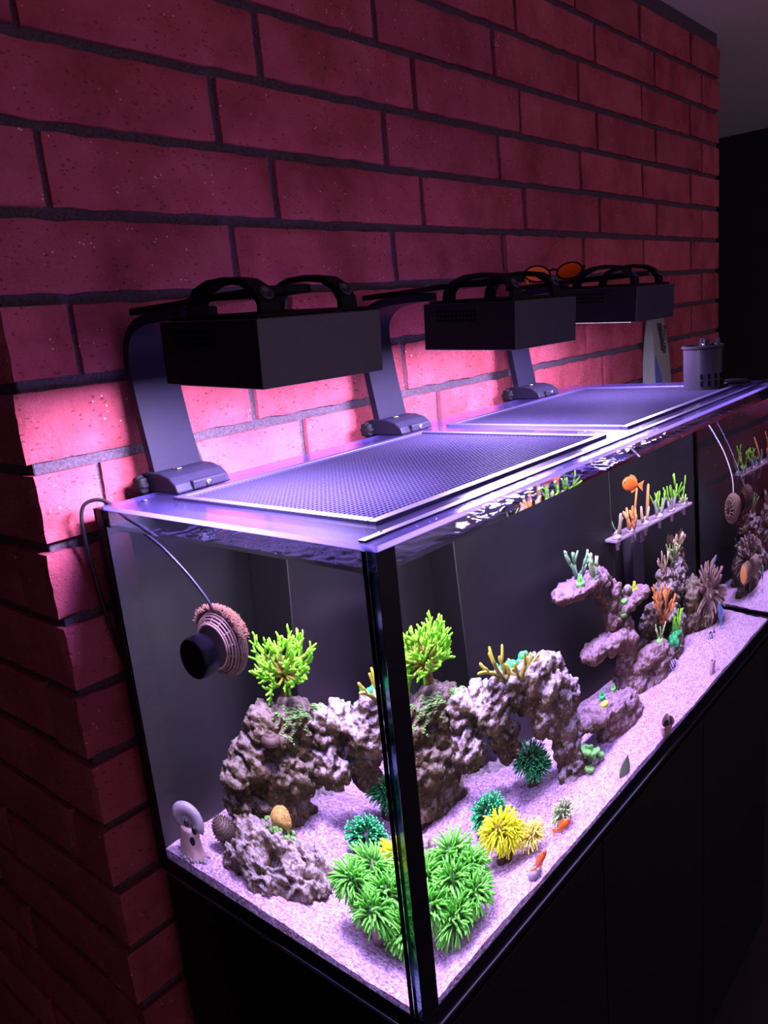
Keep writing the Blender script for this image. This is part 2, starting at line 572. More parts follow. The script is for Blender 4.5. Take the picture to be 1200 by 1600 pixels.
def stuff(o):
    o['kind'] = 'stuff'
    return o

# ------------------------------------------------------------------ the room
structure(MB().box((-3.0, -3.0, FLOOR_Z-0.05), (4.6, 1.7, FLOOR_Z)).build('floor', FLOORM, smooth=False))
structure(MB().box((-3.0, -3.0, CEIL_Z), (4.6, 1.7, CEIL_Z+0.05)).build('ceiling', CEIL, smooth=False))
structure(MB().box((4.5, -3.0, FLOOR_Z), (4.6, 1.7, CEIL_Z)).build('wall_right', DARKPAINT, smooth=False))
structure(MB().box((-3.1, -3.0, FLOOR_Z), (-3.0, 1.7, CEIL_Z)).build('wall_left', DARKPAINT, smooth=False))
structure(MB().box((-3.0, 1.6, FLOOR_Z), (4.6, 1.7, CEIL_Z)).build('wall_rear', DARKPAINT, smooth=False))

# brick wall: two faces of one pier, real bricks with raked joints
BX0, BX1 = -0.062, 2.545
PITCH, ROWH, JZ0 = 0.3905, 0.105, 0.270
JOINT = 0.0155
wall_back = structure(MB().box((BX0+0.012, WY+0.011, FLOOR_Z), (BX1-0.004, 1.6, CEIL_Z)).build('wall_back', MORTAR, smooth=False))
wall_return = structure(MB().box((BX0+0.011, WY+0.012, FLOOR_Z), (BX0+0.022, 1.6, CEIL_Z)).build('wall_return', MORTAR, smooth=False))

def brick_mesh(length, seed, h=ROWH-JOINT, d=0.09):
    """x 0..length, front face at y=0 looking to -y, depth d; finger dents, drag marks, soft uneven arrises"""
    rnd = random.Random(seed)
    nx, nz = max(6, int(length/0.0125)), 8
    dents = [(rnd.uniform(0.15, 0.85)*length, rnd.uniform(0.35, 0.8)*h, rnd.uniform(0.006, 0.014), rnd.uniform(0.004, 0.007), rnd.uniform(0.002, 0.0045)) for _ in range(rnd.choice((0, 1, 2, 3)) if length > .2 else 0)]
    def front(i, k):
        x, z = length*i/nx, h*k/nz
        ex = min(i, nx-i); ez = min(k, nz-k)
        y = 0.0
        if ex == 0 or ez == 0:
            y += 0.0035
        p = Vector((x*9+seed*3.7, seed*1.3, z*9))
        y += 0.0030*noise.noise(p) + 0.0012*noise.noise(p*5)
        for dx, dz, a, b, dep in dents:
            y += dep*math.exp(-((x-dx)/a)**2-((z-dz)/b)**2)
        jx = 0.0036*noise.noise(Vector((seed, z*40, 5.0))) if ex == 0 else 0
        jz = 0.0032*noise.noise(Vector((x*25, seed, 9.0))) if ez == 0 else 0
        return Vector((x+jx, y, z+jz))
    b = MB()
    vs = [front(i, k) for k in range(nz+1) for i in range(nx+1)]
    W = nx+1
    fs = [(k*W+i, k*W+i+1, (k+1)*W+i+1, (k+1)*W+i) for k in range(nz) for i in range(nx)]
    o = len(vs)
    loop = [i for i in range(nx+1)] + [k*W+nx for k in range(1, nz+1)] + [nz*W+i for i in range(nx-1, -1, -1)] + [k*W for k in range(nz-1, 0, -1)]
    for q in loop:
        p = vs[q]
        vs.append(Vector((p.x, d, p.z)))
    n = len(loop)
    for q in range(n):
        a, c = q, (q+1) % n
        fs.append((loop[a], o+a, o+c, loop[c]))
    fs.append(tuple(o+q for q in range(n)))
    b.add(vs, fs)
    me = bpy.data.meshes.new('brick')
    me.from_pydata(b.v, [], b.f)
    me.materials.append(BRICK)
    me.polygons.foreach_set('use_smooth', [True]*len(me.polygons))
    me.set_sharp_from_angle(angle=math.radians(50))
    return me

STRETCH = [brick_mesh(PITCH-JOINT, 11+i) for i in range(7)]
HEADER = [brick_mesh(0.085, 41+i) for i in range(3)]
SIDE = [brick_mesh(PITCH-JOINT, 71+i) for i in range(4)]
rb = random.Random(5)
k0 = math.floor((FLOOR_Z-JZ0)/ROWH)
k1 = math.ceil((CEIL_Z-JZ0)/ROWH)
for k in range(k0, k1):
    z = JZ0+k*ROWH+JOINT/2
    if z < FLOOR_Z or z+ROWH-JOINT > CEIL_Z+0.05:
        continue
    dy = lambda: rb.uniform(-0.0015, 0.0015)
    full = (k % 2 == 0)
    # front face
    x = BX0
    if not full:
        x += 0.085+JOINT
    while x < BX1-0.02:
        L = PITCH-JOINT
        me = rb.choice(STRETCH)
        o = link('brick', me, wall_back, (x, WY+dy(), z+rb.uniform(-.001, .001)))
        if x+L > BX1:
            o.scale = ((BX1-x)/L, 1, 1)
        x += PITCH
    # return face (looks to -x): bricks turned so their long face is the return
    y = WY + (0.085+JOINT+0.004 if full else 0.0)
    first = True
    while y < 1.58:
        me = rb.choice(SIDE)
        par = wall_back if (first and not full) else wall_return
        o = link('brick', me, par, (BX0+dy(), y+PITCH-JOINT, z))
        o.rotation_euler = (0, 0, -PI/2)
        if y+PITCH-JOINT > 1.6:
            o.scale = ((1.6-y)/(PITCH-JOINT), 1, 1)
            o.location.y = 1.6
        y += PITCH
        first = False

# ------------------------------------------------------------------ cabinet
cab = thing('aquarium_cabinet', 'black cabinet under the aquarium with flush plain doors', 'cabinet', (TL/2, TD/2, FLOOR_Z))
def part(b, name, mats, parent, **kw):
    """build world-space geometry and hang it under a thing that sits at parent.location"""
    o = b.build(name, mats, parent, **kw)
    off = parent.matrix_basis.inverted() if parent.parent is None else (parent.parent.matrix_basis @ parent.matrix_basis).inverted()
    o.data.transform(off)
    return o
CB = -TH-0.022
part(MB().box((0.004, 0.022, FLOOR_Z+0.06), (TL-0.004, TD, CB)), 'body', CABM, cab, smooth=False)
part(MB().box((0.03, 0.05, FLOOR_Z), (TL-0.03, TD-0.03, FLOOR_Z+0.06)), 'plinth', CABM, cab, smooth=False)
for i in range(3):
    a, c = 0.006+i*(TL-0.012)/3, 0.006+(i+1)*(TL-0.012)/3
    part(MB().box((a+0.0015, 0.002, FLOOR_Z+0.065), (c-0.0015, 0.022, CB-0.004), b=0.0015), 'door', CABM, cab, smooth=False)

# ------------------------------------------------------------------ aquarium
G = 0.011
WZ = -0.024        # water level
BAND = -0.527      # top of the black band along the bottom of the panes
aq = thing('aquarium', 'large rimless glass reef aquarium on a black cabinet beside the brick wall', 'aquarium', (TL/2, TD/2, -TH))
def pane(name, P, U, V, N, lu, wet=None):
    """slab whose outer face starts at P, runs U*lu and up V; N is the outward normal"""
    b = MB()
    P, U, V, N = Vector(P), Vector(U), Vector(V), Vector(N)
    def q(u0, u1, v0, v1, depth, mi, flip):
        a = [P+U*u0+V*v0-N*depth, P+U*u1+V*v0-N*depth, P+U*u1+V*v1-N*depth, P+U*u0+V*v1-N*depth]
        if (a[1]-a[0]).cross(a[2]-a[0]).dot(N) < 0:
            a.reverse()
        if flip:
            a.reverse()
        b.add(a, [(0, 1, 2, 3)], mi)
    q(0, lu, 0, TH+WZ, 0, 0, False)          # wet part: refracts into the water behind it
    q(0, lu, TH+WZ, TH, 0, 1, False)         # dry part above the water line
    q(0, lu, 0, TH+WZ, G, 2, True)           # wet inner face: same index on both sides
    q(0, lu, TH+WZ, TH, G, 1, True)
    # polished edges
    for (u, v) in (((0, 0), (0, 1)), ((1, 1), (0, 1))):
        a = [P+U*lu*u[0]+V*TH*v[0], P+U*lu*u[0]+V*TH*v[1], P+U*lu*u[0]+V*TH*v[1]-N*G, P+U*lu*u[0]+V*TH*v[0]-N*G]
        b.add(a, [(0, 1, 2, 3)], 3)
    a = [P+V*TH, P+U*lu+V*TH, P+U*lu+V*TH-N*G, P+V*TH-N*G]
    b.add(a, [(0, 1, 2, 3)], 4)
    o = part(b, name, [wet or GLASSWET, GLASSDRY, INNER, EDGEP, EDGEGLOW], aq, smooth=False)
    return o
pane('front_pane', (0, 0, -TH), (1, 0, 0), (0, 0, 1), (0, -1, 0), TL)
pane('side_pane', (0, G, -TH), (0, 1, 0), (0, 0, 1), (-1, 0, 0), TD-2*G)
pane('side_pane', (TL, G, -TH), (0, 1, 0), (0, 0, 1), (1, 0, 0), TD-2*G, GLASSEND)
bp = MB().box((0.0, TD-G, -TH), (TL, TD, 0.0), 0)
part(bp, 'back_pane', BACKP, aq, smooth=False)
part(MB().box((-0.001, -0.001, -TH-0.008), (TL+0.001, TD, -TH-0.0005), b=0.002), 'base_pane', EDGEG, aq, smooth=False)
part(MB().box((0.002, 0.002, -TH-0.022), (TL-0.002, TD, -TH-0.009), b=0.003), 'base_mat', SEAL, aq, smooth=False)
for p0, p1 in (((0, -.001, -TH-.0015), (TL, -.001, -TH-.0015)), ((-.001, 0, -TH-.0015), (-.001, TD, -TH-.0015))):
    part(MB().tube([p0, p1], 0.0019, 8), 'bottom_edge_highlight', EDGEHL, aq)  # added mirror tubes standing in for the highlight along the glass edge
# black silicone: corner seams and the band round the bottom (bonded on the outside edge of the panes)
def seam(lo, hi, name='silicone_seam'):
    part(MB().box(lo, hi, b=0.0008), name, SEAL, aq, smooth=False)
seam((0.0, -0.0012, -TH), (0.027, 0.0, -0.001))
seam((-0.0012, G, -TH), (0.0, G+0.006, -0.001))
seam((-0.0012, TD-0.016, -TH), (0.0, TD, -0.001))
seam((-0.002, TD, -TH), (0.008, TD+0.003, 0.0))
seam((TL-0.02, -0.0012, -TH), (TL, 0.0, -0.001))
seam((0.0, -0.0013, -TH), (TL, 0.0, BAND), 'bottom_band')
seam((-0.0013, 0.0, -TH), (0.0, TD, BAND), 'bottom_band')
seam((TL-G-0.006, G, -TH), (TL-G, TD-G, BAND+0.004), 'bottom_band')
# weir box behind the rock work
ob = MB().box((0.414, 0.405, -TH+0.005), (0.85, TD-G, -0.05), b=0.002)
part(ob, 'overflow_box', OVERM, aq, smooth=False)
for xx in (0.414, 0.85):
    part(MB().tube([(xx, 0.4045, -TH+0.01), (xx, 0.4045, -0.05)], 0.0010, 5), 'panel_seam', SEAMG, aq)
for i in range(22):
    part(MB().box((0.43+i*0.0185, 0.404, -0.05), (0.437+i*0.0185, 0.412, -0.012), b=0.001), 'weir_tooth', OVERM, aq, smooth=False)

# water surface
def ripple(x, y):
    calm = 0.25+0.75*min(1.0, max(0.0, (x-.05)/.25+(0.25-y)/.4))
    a = noise.noise(Vector((x*62, y*62, 0.3)))*.0028
    a += noise.noise(Vector((x*120+4*math.sin(y*30), y*120, 2.3)))*.0012
    a += math.sin(70*math.hypot(x-.10, y-.10)*6.0)*.00012
    return WZ + a*calm
b = MB()
RX, RY = 380, 146
W = RX+1
b.add([(G+(TL-2*G)*i/RX, G+(TD-2*G)*j/RY, ripple(G+(TL-2*G)*i/RX, G+(TD-2*G)*j/RY)) for j in range(RY+1) for i in range(RX+1)],
      [(j*W+i, j*W+i+1, (j+1)*W+i+1, (j+1)*W+i) for j in range(RY) for i in range(RX)])
wtr = b.build('water', WATER)
tag(wtr, 'rippled clear water filling the glass aquarium', 'water', kind='stuff')

# ------------------------------------------------------------------ sand bed
MOUNDS = [(0.30, 0.36, 0.10, 0.020), (0.47, 0.19, 0.08, 0.012), (0.64, 0.22, 0.10, 0.012), (0.85, 0.29, 0.10, 0.012),
          (1.05, 0.34, 0.13, 0.014), (0.12, 0.33, 0.09, 0.008), (0.05, 0.45, 0.05, 0.005), (0.36, 0.33, 0.09, 0.018)]
def sand_z(x, y):
    z = -0.526 + 0.006*min(1, y/0.3) + 0.0035*noise.noise(Vector((x*6, y*6, 1.7))) + 0.0022*noise.noise(Vector((x*22, y*22, 4.1)))
    for mx, my, r, h in MOUNDS:
        z += h*math.exp(-((x-mx)**2+(y-my)**2)/(r*r))
    return z
NX, NY = 300, 116
b = MB()
x0, x1, y0, y1 = G, TL-G-0.006, G, TD-G
vs = []
for j in range(NY+1):
    for i in range(NX+1):
        x, y = x0+(x1-x0)*i/NX, y0+(y1-y0)*j/NY
        vs.append((x, y, sand_z(x, y) + 0.0009*noise.noise(Vector((x*140, y*140, 0)))))
W = NX+1
fs = [(j*W+i, j*W+i+1, (j+1)*W+i+1, (j+1)*W+i) for j in range(NY) for i in range(NX)]
loop = [i for i in range(NX+1)] + [j*W+NX for j in range(1, NY+1)] + [NY*W+i for i in range(NX-1, -1, -1)] + [j*W for j in range(NY-1, 0, -1)]
o0 = len(vs)
for q in loop:
    vs.append((vs[q][0], vs[q][1], -TH+0.002))
for q in range(len(loop)):
    a, c = q, (q+1) % len(loop)
    fs.append((loop[a], o0+a, o0+c, loop[c]))
b.add(vs, fs)
sand = b.build('sand', SAND, angle=60)
tag(sand, 'pale lavender coral sand covering the aquarium floor', 'sand', kind='stuff')

# ------------------------------------------------------------------ lid
lid = thing('aquarium_cover', 'clear acrylic lid with two netting panels on the aquarium', 'lid', (TL/2, 0.23, 0.0))
LT = 0.006
LY1 = 0.468
H1 = (0.055, 0.045, 0.575, 0.385)
H2 = (0.650, 0.055, 1.200, 0.400)
b = MB()
xs = [-0.004, H1[0], H1[2], H2[0], H2[2], TL+0.002]
ys = [-0.006, 0.045, 0.395, LY1]
for i in range(5):
    for j in range(3):
        if j == 1 and i in (1, 3):
            continue
        q = [(xs[i], ys[j], LT), (xs[i+1], ys[j], LT), (xs[i+1], ys[j+1], LT), (xs[i], ys[j+1], LT)]
        b.add(q, [(0, 1, 2, 3)])
        q2 = [(x, y, 0.0005) for x, y, z in reversed(q)]
        b.add(q2, [(0, 1, 2, 3)])
part(b, 'acrylic_sheet', LID, lid, smooth=False)
b = MB()
e = 0.0016
b.box((xs[0], ys[0], 0.0005), (xs[-1], ys[0]+e, LT)).box((xs[0], ys[-1]-e, 0.0005), (xs[-1], ys[-1], LT))
b.box((xs[0], ys[0], 0.0005), (xs[0]+e, ys[-1], LT)).box((xs[-1]-e, ys[0], 0.0005), (xs[-1], ys[-1], LT))
part(b, 'polished_edge', EDGEGLOW, lid, smooth=False)
# raised front strip
part(MB().box((0.0, 0.010, LT), (TL, 0.020, LT+0.003), b=0.001), 'front_strip', LIDEDGE, lid, smooth=False)
for (hx0, hy0, hx1, hy1) in (H1, H2):
    fr = MB()
    hy0, hy1 = 0.045, 0.395
    wv = 0.012
    fr.box((hx0, hy0, 0.001), (hx1, hy0+wv, LT+0.004), b=0.001).box((hx0, hy1-wv, 0.001), (hx1, hy1, LT+0.004), b=0.001)
    fr.box((hx0, hy0+wv, 0.001), (hx0+wv, hy1-wv, LT+0.004), b=0.001).box((hx1-wv, hy0+wv, 0.001), (hx1, hy1-wv, LT+0.004), b=0.001)
    po = part(fr, 'panel_frame', LIDEDGE, lid, smooth=False)
    nb = MB()
    t = 0.00085
    zz = LT
    n = int((hx1-hx0-2*wv)/0.0070)
    for i in range(1, n):
        x = hx0+wv+(hx1-hx0-2*wv)*i/n
        nb.box((x-t, hy0+wv, zz-0.0009), (x+t, hy1-wv, zz+0.0005))
    n = int((hy1-hy0-2*wv)/0.0070)
    for i in range(1, n):
        y = hy0+wv+(hy1-hy0-2*wv)*i/n
        nb.box((hx0+wv, y-t, zz-0.0004), (hx1-wv, y+t, zz+0.0011))
    no = nb.build('netting', NETM, po, smooth=False)
    no.data.transform(lid.matrix_basis.inverted())
    stuff(no)
for p in ((0.03, 0.018), (0.035, 0.43), (0.62, 0.018), (1.25, 0.018)):
    part(MB().lathe([(0.004, LT), (0.004, LT+0.002), (0.002, LT+0.003)], 10, Matrix.Translation((p[0], p[1], 0))), 'lid_stud', LIDEDGE, lid)

# ------------------------------------------------------------------ reef lamps
def reef_lamp(xc, name, label, y0=0.146, z0=0.147, w=0.186, d=0.166, h=0.070, power=1.0):
    t = thing(name, label, 'lamp', (xc, y0, z0), 'reef lamps over the aquarium', (math.radians(3.1), 0, 0))
    def P(bm_, nm, mt, par=None, **kw):
        return bm_.build(nm, mt, par or t, **kw)
    P(MB().box((-w/2, 0, 0), (w/2, d, h), b=0.0012), 'housing', LAMPB, smooth=False)
    P(MB().box((-w/2+0.008, 0.008, h), (w/2-0.008, d-0.006, h+0.004), b=0.001), 'top_plate', LAMPD, smooth=False)
    for fx in (-1, 1):
        P(MB().box((fx*w/2-0.0006, 0.0015, 0.0015), (fx*w/2+0.0006, d-0.0015, h-0.0015), b=0.0004), 'end_plate', LAMPD, smooth=False)
    v = MB()
    for r in range(3):
        for c in range(11):
            m4 = Matrix.Translation((-w/2-0.0004, d*0.42+c*0.0068, h-0.012-r*0.0068)) @ Matrix.Rotation(-PI/2, 4, 'Y')
            v.lathe([(0.0024, 0), (0.0024, 0.0006)], 8, m4)
    P(v, 'vent_hole', HOLE)['kind'] = 'stuff'
    P(MB().box((-0.072, 0.02, -0.0012), (0.072, d-0.02, -0.0002)), 'led_panel', LED, smooth=False)
    for sx in (-0.058, 0.060):
        pth = [(sx, 0.020, h+0.002), (sx, 0.021, h+0.014), (sx, 0.030, h+0.027), (sx, 0.048, h+0.036), (sx, 0.075, h+0.039),
               (sx, 0.105, h+0.037), (sx, 0.128, h+0.029), (sx, 0.140, h+0.016), (sx, 0.142, h+0.002)]
        st = P(MB().strip(pth, [0.026, 0.025, 0.024, 0.023, 0.022, 0.023, 0.024, 0.025, 0.026], 0.007), 'mounting_strap', LAMPD, smooth=False)
        m4 = Matrix.Translation((sx, 0.0255, h+0.0215)) @ Matrix.Rotation(math.radians(52), 4, 'X')
        P(MB().lathe([(0.0085, 0.002), (0.0085, 0.0055), (0.006, 0.006), (0.0055, 0.0035)], 16, m4), 'strap_boss', LAMPB, st)
    ld = bpy.data.lights.new('reef_light', 'AREA')
    ld.shape = 'RECTANGLE'
    ld.size, ld.size_y = 0.144, 0.12
    ld.energy = LAMP_WATTS*power
    ld.color = LAMP_COLOR
    ld.spread = math.radians(178)
    lo = bpy.data.objects.new('reef_light', ld)
    COL.objects.link(lo)
    lo.parent = t
    lo.location = (0, d/2, -0.0025)
    return t

def lamp_arm(xc, label):
    t = thing('lamp_arm', label, 'bracket', (xc, 0.46, 0.0), 'lamp arms clamped to the aquarium')
    y = lambda a: a-0.46
    prof = [(0.472, 0.020), (0.478, 0.055), (0.486, 0.100), (0.493, 0.150), (0.495, 0.185), (0.489, 0.207), (0.472, 0.224), (0.448, 0.233), (0.415, 0.2355), (0.37, 0.236)]
    wd = [0.078, 0.076, 0.075, 0.074, 0.073, 0.072, 0.072, 0.070, 0.068, 0.060]
    # smooth the profile
    pts, ws = [], []
    for i in range(len(prof)-1):
        for k in range(3):
            f = k/3
            p0, p1, p2, p3 = (prof[max(i-1, 0)], prof[i], prof[i+1], prof[min(i+2, len(prof)-1)])
            q = [0.5*((2*p1[c])+(-p0[c]+p2[c])*f+(2*p0[c]-5*p1[c]+4*p2[c]-p3[c])*f*f+(-p0[c]+3*p1[c]-3*p2[c]+p3[c])*f**3) for c in (0, 1)]
            pts.append((0, y(q[0]), q[1])); ws.append(wd[i]*(1-f)+wd[i+1]*f)
    pts.append((0, y(prof[-1][0]), prof[-1][1])); ws.append(wd[-1])
    MB().strip(pts, ws, 0.013).build('upright', ALU, t, angle=40)
    # clamp: rounded saddle over the back rim
    sec = [(0.500, 0.004), (0.500, 0.030), (0.482, 0.034), (0.448, 0.033), (0.428, 0.028), (0.416, 0.019), (0.412, 0.010), (0.412, 0.007), (0.470, 0.007)]
    rings = [[Vector((sx, y(a), z)) for a, z in sec] for sx in (-0.044, 0.044)]
    cl = MB().ring_loft(rings).build('clamp', ALU, t, smooth=False)
    md = cl.modifiers.new('soft edges', 'BEVEL'); md.width = 0.003; md.segments = 2
    MB().box((-0.020, y(0.408), 0.009), (0.034, y(0.424), 0.021), b=0.002).build('hinge_bar', ALUD, t, smooth=False)
    m4 = Matrix.Translation((0.004, y(0.408), 0.0150)) @ Matrix.Rotation(PI/2, 4, 'X')
    MB().lathe([(0.0045, 0), (0.0045, 0.002), (0.002, 0.0025)], 10, m4).build('hinge_bolt', STEEL, t)
    m4 = Matrix.Translation((-0.012, y(0.452), 0.0335))
    MB().lathe([(0.006, 0), (0.006, 0.0018), (0.003, 0.0026)], 14, m4).build('set_screw', STEEL, t)
    # clamp jaw behind the pane with knob
    MB().box((-0.035, y(0.497), -0.035), (0.035, y(0.505), 0.006), b=0.002).build('jaw', ALUD, t, smooth=False)
    kb = MB()
    m4 = Matrix.Translation((-0.043, y(0.490), 0.016)) @ Matrix.Rotation(-PI/2, 4, 'Y')
    ring = []
    for zz, rr in ((0.0, 0.010), (0.003, 0.013), (0.010, 0.013), (0.013, 0.010)):
        ring.append([m4 @ Vector(((rr+0.0014*math.cos(8*a))*math.cos(a), (rr+0.0014*math.cos(8*a))*math.sin(a), zz)) for a in [2*PI*i/48 for i in range(48)]])
    kb.ring_loft(ring)
    kb.build('knob', LAMPD, t)
    # slide rail over the lamp
    ol = []
    for yy, hw in ((0.506, 0.006), (0.503, 0.013), (0.496, 0.019), (0.470, 0.022), (0.42, 0.023), (0.37, 0.028), (0.33, 0.038), (0.29, 0.042), (0.25, 0.043), (0.215, 0.039), (0.195, 0.030), (0.186, 0.014)):
        ol.append((yy, hw))
    rings = []
    for yy, hw in ol:
        rings.append([Vector((-hw, y(yy), 0.2432)), Vector((hw, y(yy), 0.2432)), Vector((hw*0.97, y(yy), 0.2515)), Vector((-hw*0.97, y(yy), 0.2515))])
    MB().ring_loft(rings).build('slide_rail', LAMPD, t, smooth=False)
    # lead
    pth = [(0.020, y(0.503), 0.20), (0.036, y(0.500), 0.13), (0.043, y(0.495), 0.09), (0.053, y(0.490), 0.04), (0.060, y(0.490), 0.004), (0.060, y(0.507), -0.03), (0.060, y(0.512), -0.2)]
    MB().tube(pth, 0.0026, 8).build('lead', CABLE, t)
    return t

XC = (0.1105, 0.5925, 1.060)
reef_lamp(XC[0], 'reef_lamp', 'black box reef lamp nearest the free brick corner, its plain front large')
reef_lamp(XC[1], 'reef_lamp', 'black box reef lamp in the middle of the three, over the gap between netting panels', z0=0.144, power=0.78)
reef_lamp(XC[2], 'reef_lamp', 'black box reef lamp at the far end, before the hanging bag', y0=0.165, z0=0.157, h=0.066, power=0.42)
lamp_arm(XC[0]+0.008, 'curved grey metal arm holding the nearest reef lamp, beside the free brick corner')
lamp_arm(XC[1]-0.004, 'curved grey metal arm of the middle reef lamp, violet lit on its side')
lamp_arm(XC[2]+0.008, 'curved grey metal arm of the far reef lamp, under the sunglasses')

# ------------------------------------------------------------------ rocks
BVHS = []
def drop(x, y, z0=0.0, default=None):
    """height of the highest rock or sand surface under (x, y, z0)"""
    best = sand_z(x, y) if 0 < x < TL and 0 < y < TD else -9
    for t in BVHS:
        h = t.ray_cast(Vector((x, y, z0)), Vector((0, 0, -1)))
        if h[0] is not None and h[0].z > best:
            best = h[0].z
    return best

def rock(label, blobs, mat, seed, voxel=0.0034, amp=0.010, pits=0.0075, name='live_rock', cat='rock', group=None, holes=0):
    b = MB()
    for x, y, z, r in blobs:
        b.ball((x, y, z), r, seg=16, rings=10)
    me = bpy.data.meshes.new('tmp')
    me.from_pydata(b.v, [], b.f)
    tmp = bpy.data.objects.new('tmp', me)
    COL.objects.link(tmp)
    md = tmp.modifiers.new('r', 'REMESH')
    md.mode = 'VOXEL'
    md.voxel_size = voxel
    sm = tmp.modifiers.new('s', 'SMOOTH')
    sm.iterations = 6
    sm.factor = 0.5
    dg = bpy.context.evaluated_depsgraph_get()
    me2 = bpy.data.meshes.new_from_object(tmp.evaluated_get(dg))
    bpy.data.objects.remove(tmp)
    bpy.data.meshes.remove(me)
    off = Vector((seed*7.31, seed*3.17, seed*5.71))
    nv = [v.normal.copy() for v in me2.vertices]
    co = []
    for v, n in zip(me2.vertices, nv):
        p = v.co + off
        dsp = amp*(noise.fractal(p*24, 0.75, 2.2, 6)*1.15)
        rg = 1-abs(noise.noise(p*31))
        dsp -= pits*max(0.0, rg-.72)*3.0
        d, _pts = noise.voronoi(p*60)
        dsp += pits*.35*max(0.0, 0.62-d[0])
        d, _pts = noise.voronoi(p*38+Vector((9, 2, 4)))
        dsp -= pits*max(0.0, 0.36-d[0])*4.2
        dsp += .0022*noise.noise(p*150)+.0014*noise.noise(p*310)
        if holes:
            d2, _pts = noise.voronoi(p*holes)
            dsp -= 0.030*max(0.0, 0.46-d2[0])*2.2
        co.append(v.co+n*dsp)
    for v, c in zip(me2.vertices, co):
        v.co = c
    me2.materials.clear()
    me2.materials.append(mat)
    me2.polygons.foreach_set('use_smooth', [True]*len(me2.polygons))
    me2.name = name
    cx = sum(q[0] for q in blobs)/len(blobs); cyy = sum(q[1] for q in blobs)/len(blobs)
    zb = min(v.co.z for v in me2.vertices)
    BVHS.append(BVHTree.FromPolygons([v.co.copy() for v in me2.vertices], [tuple(p.vertices) for p in me2.polygons]))
    me2.transform(Matrix.Translation((-cx, -cyy, -zb)))
    o = link(name, me2, None, (cx, cyy, zb))
    return tag(o, label, cat, group)

GR = 'live rocks of the reef'
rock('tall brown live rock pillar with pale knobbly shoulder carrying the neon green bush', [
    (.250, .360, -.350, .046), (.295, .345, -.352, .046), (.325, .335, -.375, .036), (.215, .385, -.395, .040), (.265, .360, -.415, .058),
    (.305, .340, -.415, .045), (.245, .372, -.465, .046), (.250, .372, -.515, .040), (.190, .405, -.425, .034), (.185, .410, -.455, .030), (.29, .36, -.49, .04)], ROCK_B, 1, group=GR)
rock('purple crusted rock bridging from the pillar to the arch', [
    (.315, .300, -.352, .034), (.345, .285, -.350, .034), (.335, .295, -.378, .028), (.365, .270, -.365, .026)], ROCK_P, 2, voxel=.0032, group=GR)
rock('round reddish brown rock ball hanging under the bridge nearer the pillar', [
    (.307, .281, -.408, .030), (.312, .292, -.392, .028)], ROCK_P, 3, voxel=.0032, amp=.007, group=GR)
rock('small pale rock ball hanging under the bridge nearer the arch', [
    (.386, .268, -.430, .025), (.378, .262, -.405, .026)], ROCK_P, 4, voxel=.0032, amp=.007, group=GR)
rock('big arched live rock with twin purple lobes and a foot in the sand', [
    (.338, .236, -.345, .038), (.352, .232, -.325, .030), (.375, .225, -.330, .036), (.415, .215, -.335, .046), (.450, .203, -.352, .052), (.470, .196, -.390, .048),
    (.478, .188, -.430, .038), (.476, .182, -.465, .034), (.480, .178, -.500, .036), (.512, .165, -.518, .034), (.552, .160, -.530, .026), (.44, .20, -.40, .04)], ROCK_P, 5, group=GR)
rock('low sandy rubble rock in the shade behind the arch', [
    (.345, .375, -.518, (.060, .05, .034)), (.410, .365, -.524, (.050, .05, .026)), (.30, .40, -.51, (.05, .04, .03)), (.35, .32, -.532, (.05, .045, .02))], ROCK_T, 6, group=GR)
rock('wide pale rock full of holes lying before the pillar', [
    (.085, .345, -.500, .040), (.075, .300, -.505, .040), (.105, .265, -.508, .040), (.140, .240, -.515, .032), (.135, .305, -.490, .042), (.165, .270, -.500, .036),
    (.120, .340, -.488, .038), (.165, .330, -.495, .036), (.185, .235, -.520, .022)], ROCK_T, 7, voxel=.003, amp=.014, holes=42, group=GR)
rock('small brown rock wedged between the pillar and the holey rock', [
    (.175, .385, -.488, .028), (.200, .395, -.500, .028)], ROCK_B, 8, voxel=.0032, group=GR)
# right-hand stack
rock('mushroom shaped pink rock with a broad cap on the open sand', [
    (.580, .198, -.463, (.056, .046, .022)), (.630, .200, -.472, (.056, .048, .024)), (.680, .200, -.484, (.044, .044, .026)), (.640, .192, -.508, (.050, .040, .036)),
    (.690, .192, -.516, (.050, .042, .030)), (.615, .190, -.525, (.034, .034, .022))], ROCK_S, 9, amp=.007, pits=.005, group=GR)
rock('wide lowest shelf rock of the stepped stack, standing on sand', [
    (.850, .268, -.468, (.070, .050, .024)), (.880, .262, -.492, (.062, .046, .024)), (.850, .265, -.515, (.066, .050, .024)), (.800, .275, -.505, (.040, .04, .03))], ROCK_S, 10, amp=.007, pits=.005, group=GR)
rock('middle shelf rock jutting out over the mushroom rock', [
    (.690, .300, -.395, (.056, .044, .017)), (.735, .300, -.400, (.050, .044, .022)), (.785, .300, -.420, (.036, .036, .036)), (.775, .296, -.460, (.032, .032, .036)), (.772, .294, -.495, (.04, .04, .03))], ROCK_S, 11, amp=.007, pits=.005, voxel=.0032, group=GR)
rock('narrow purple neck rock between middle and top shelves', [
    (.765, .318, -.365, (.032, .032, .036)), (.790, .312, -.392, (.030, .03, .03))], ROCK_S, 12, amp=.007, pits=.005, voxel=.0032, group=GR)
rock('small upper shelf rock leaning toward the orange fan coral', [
    (.800, .310, -.350, (.040, .038, .017)), (.845, .312, -.347, (.048, .038, .016))], ROCK_S, 13, amp=.007, pits=.005, voxel=.0032, group=GR)
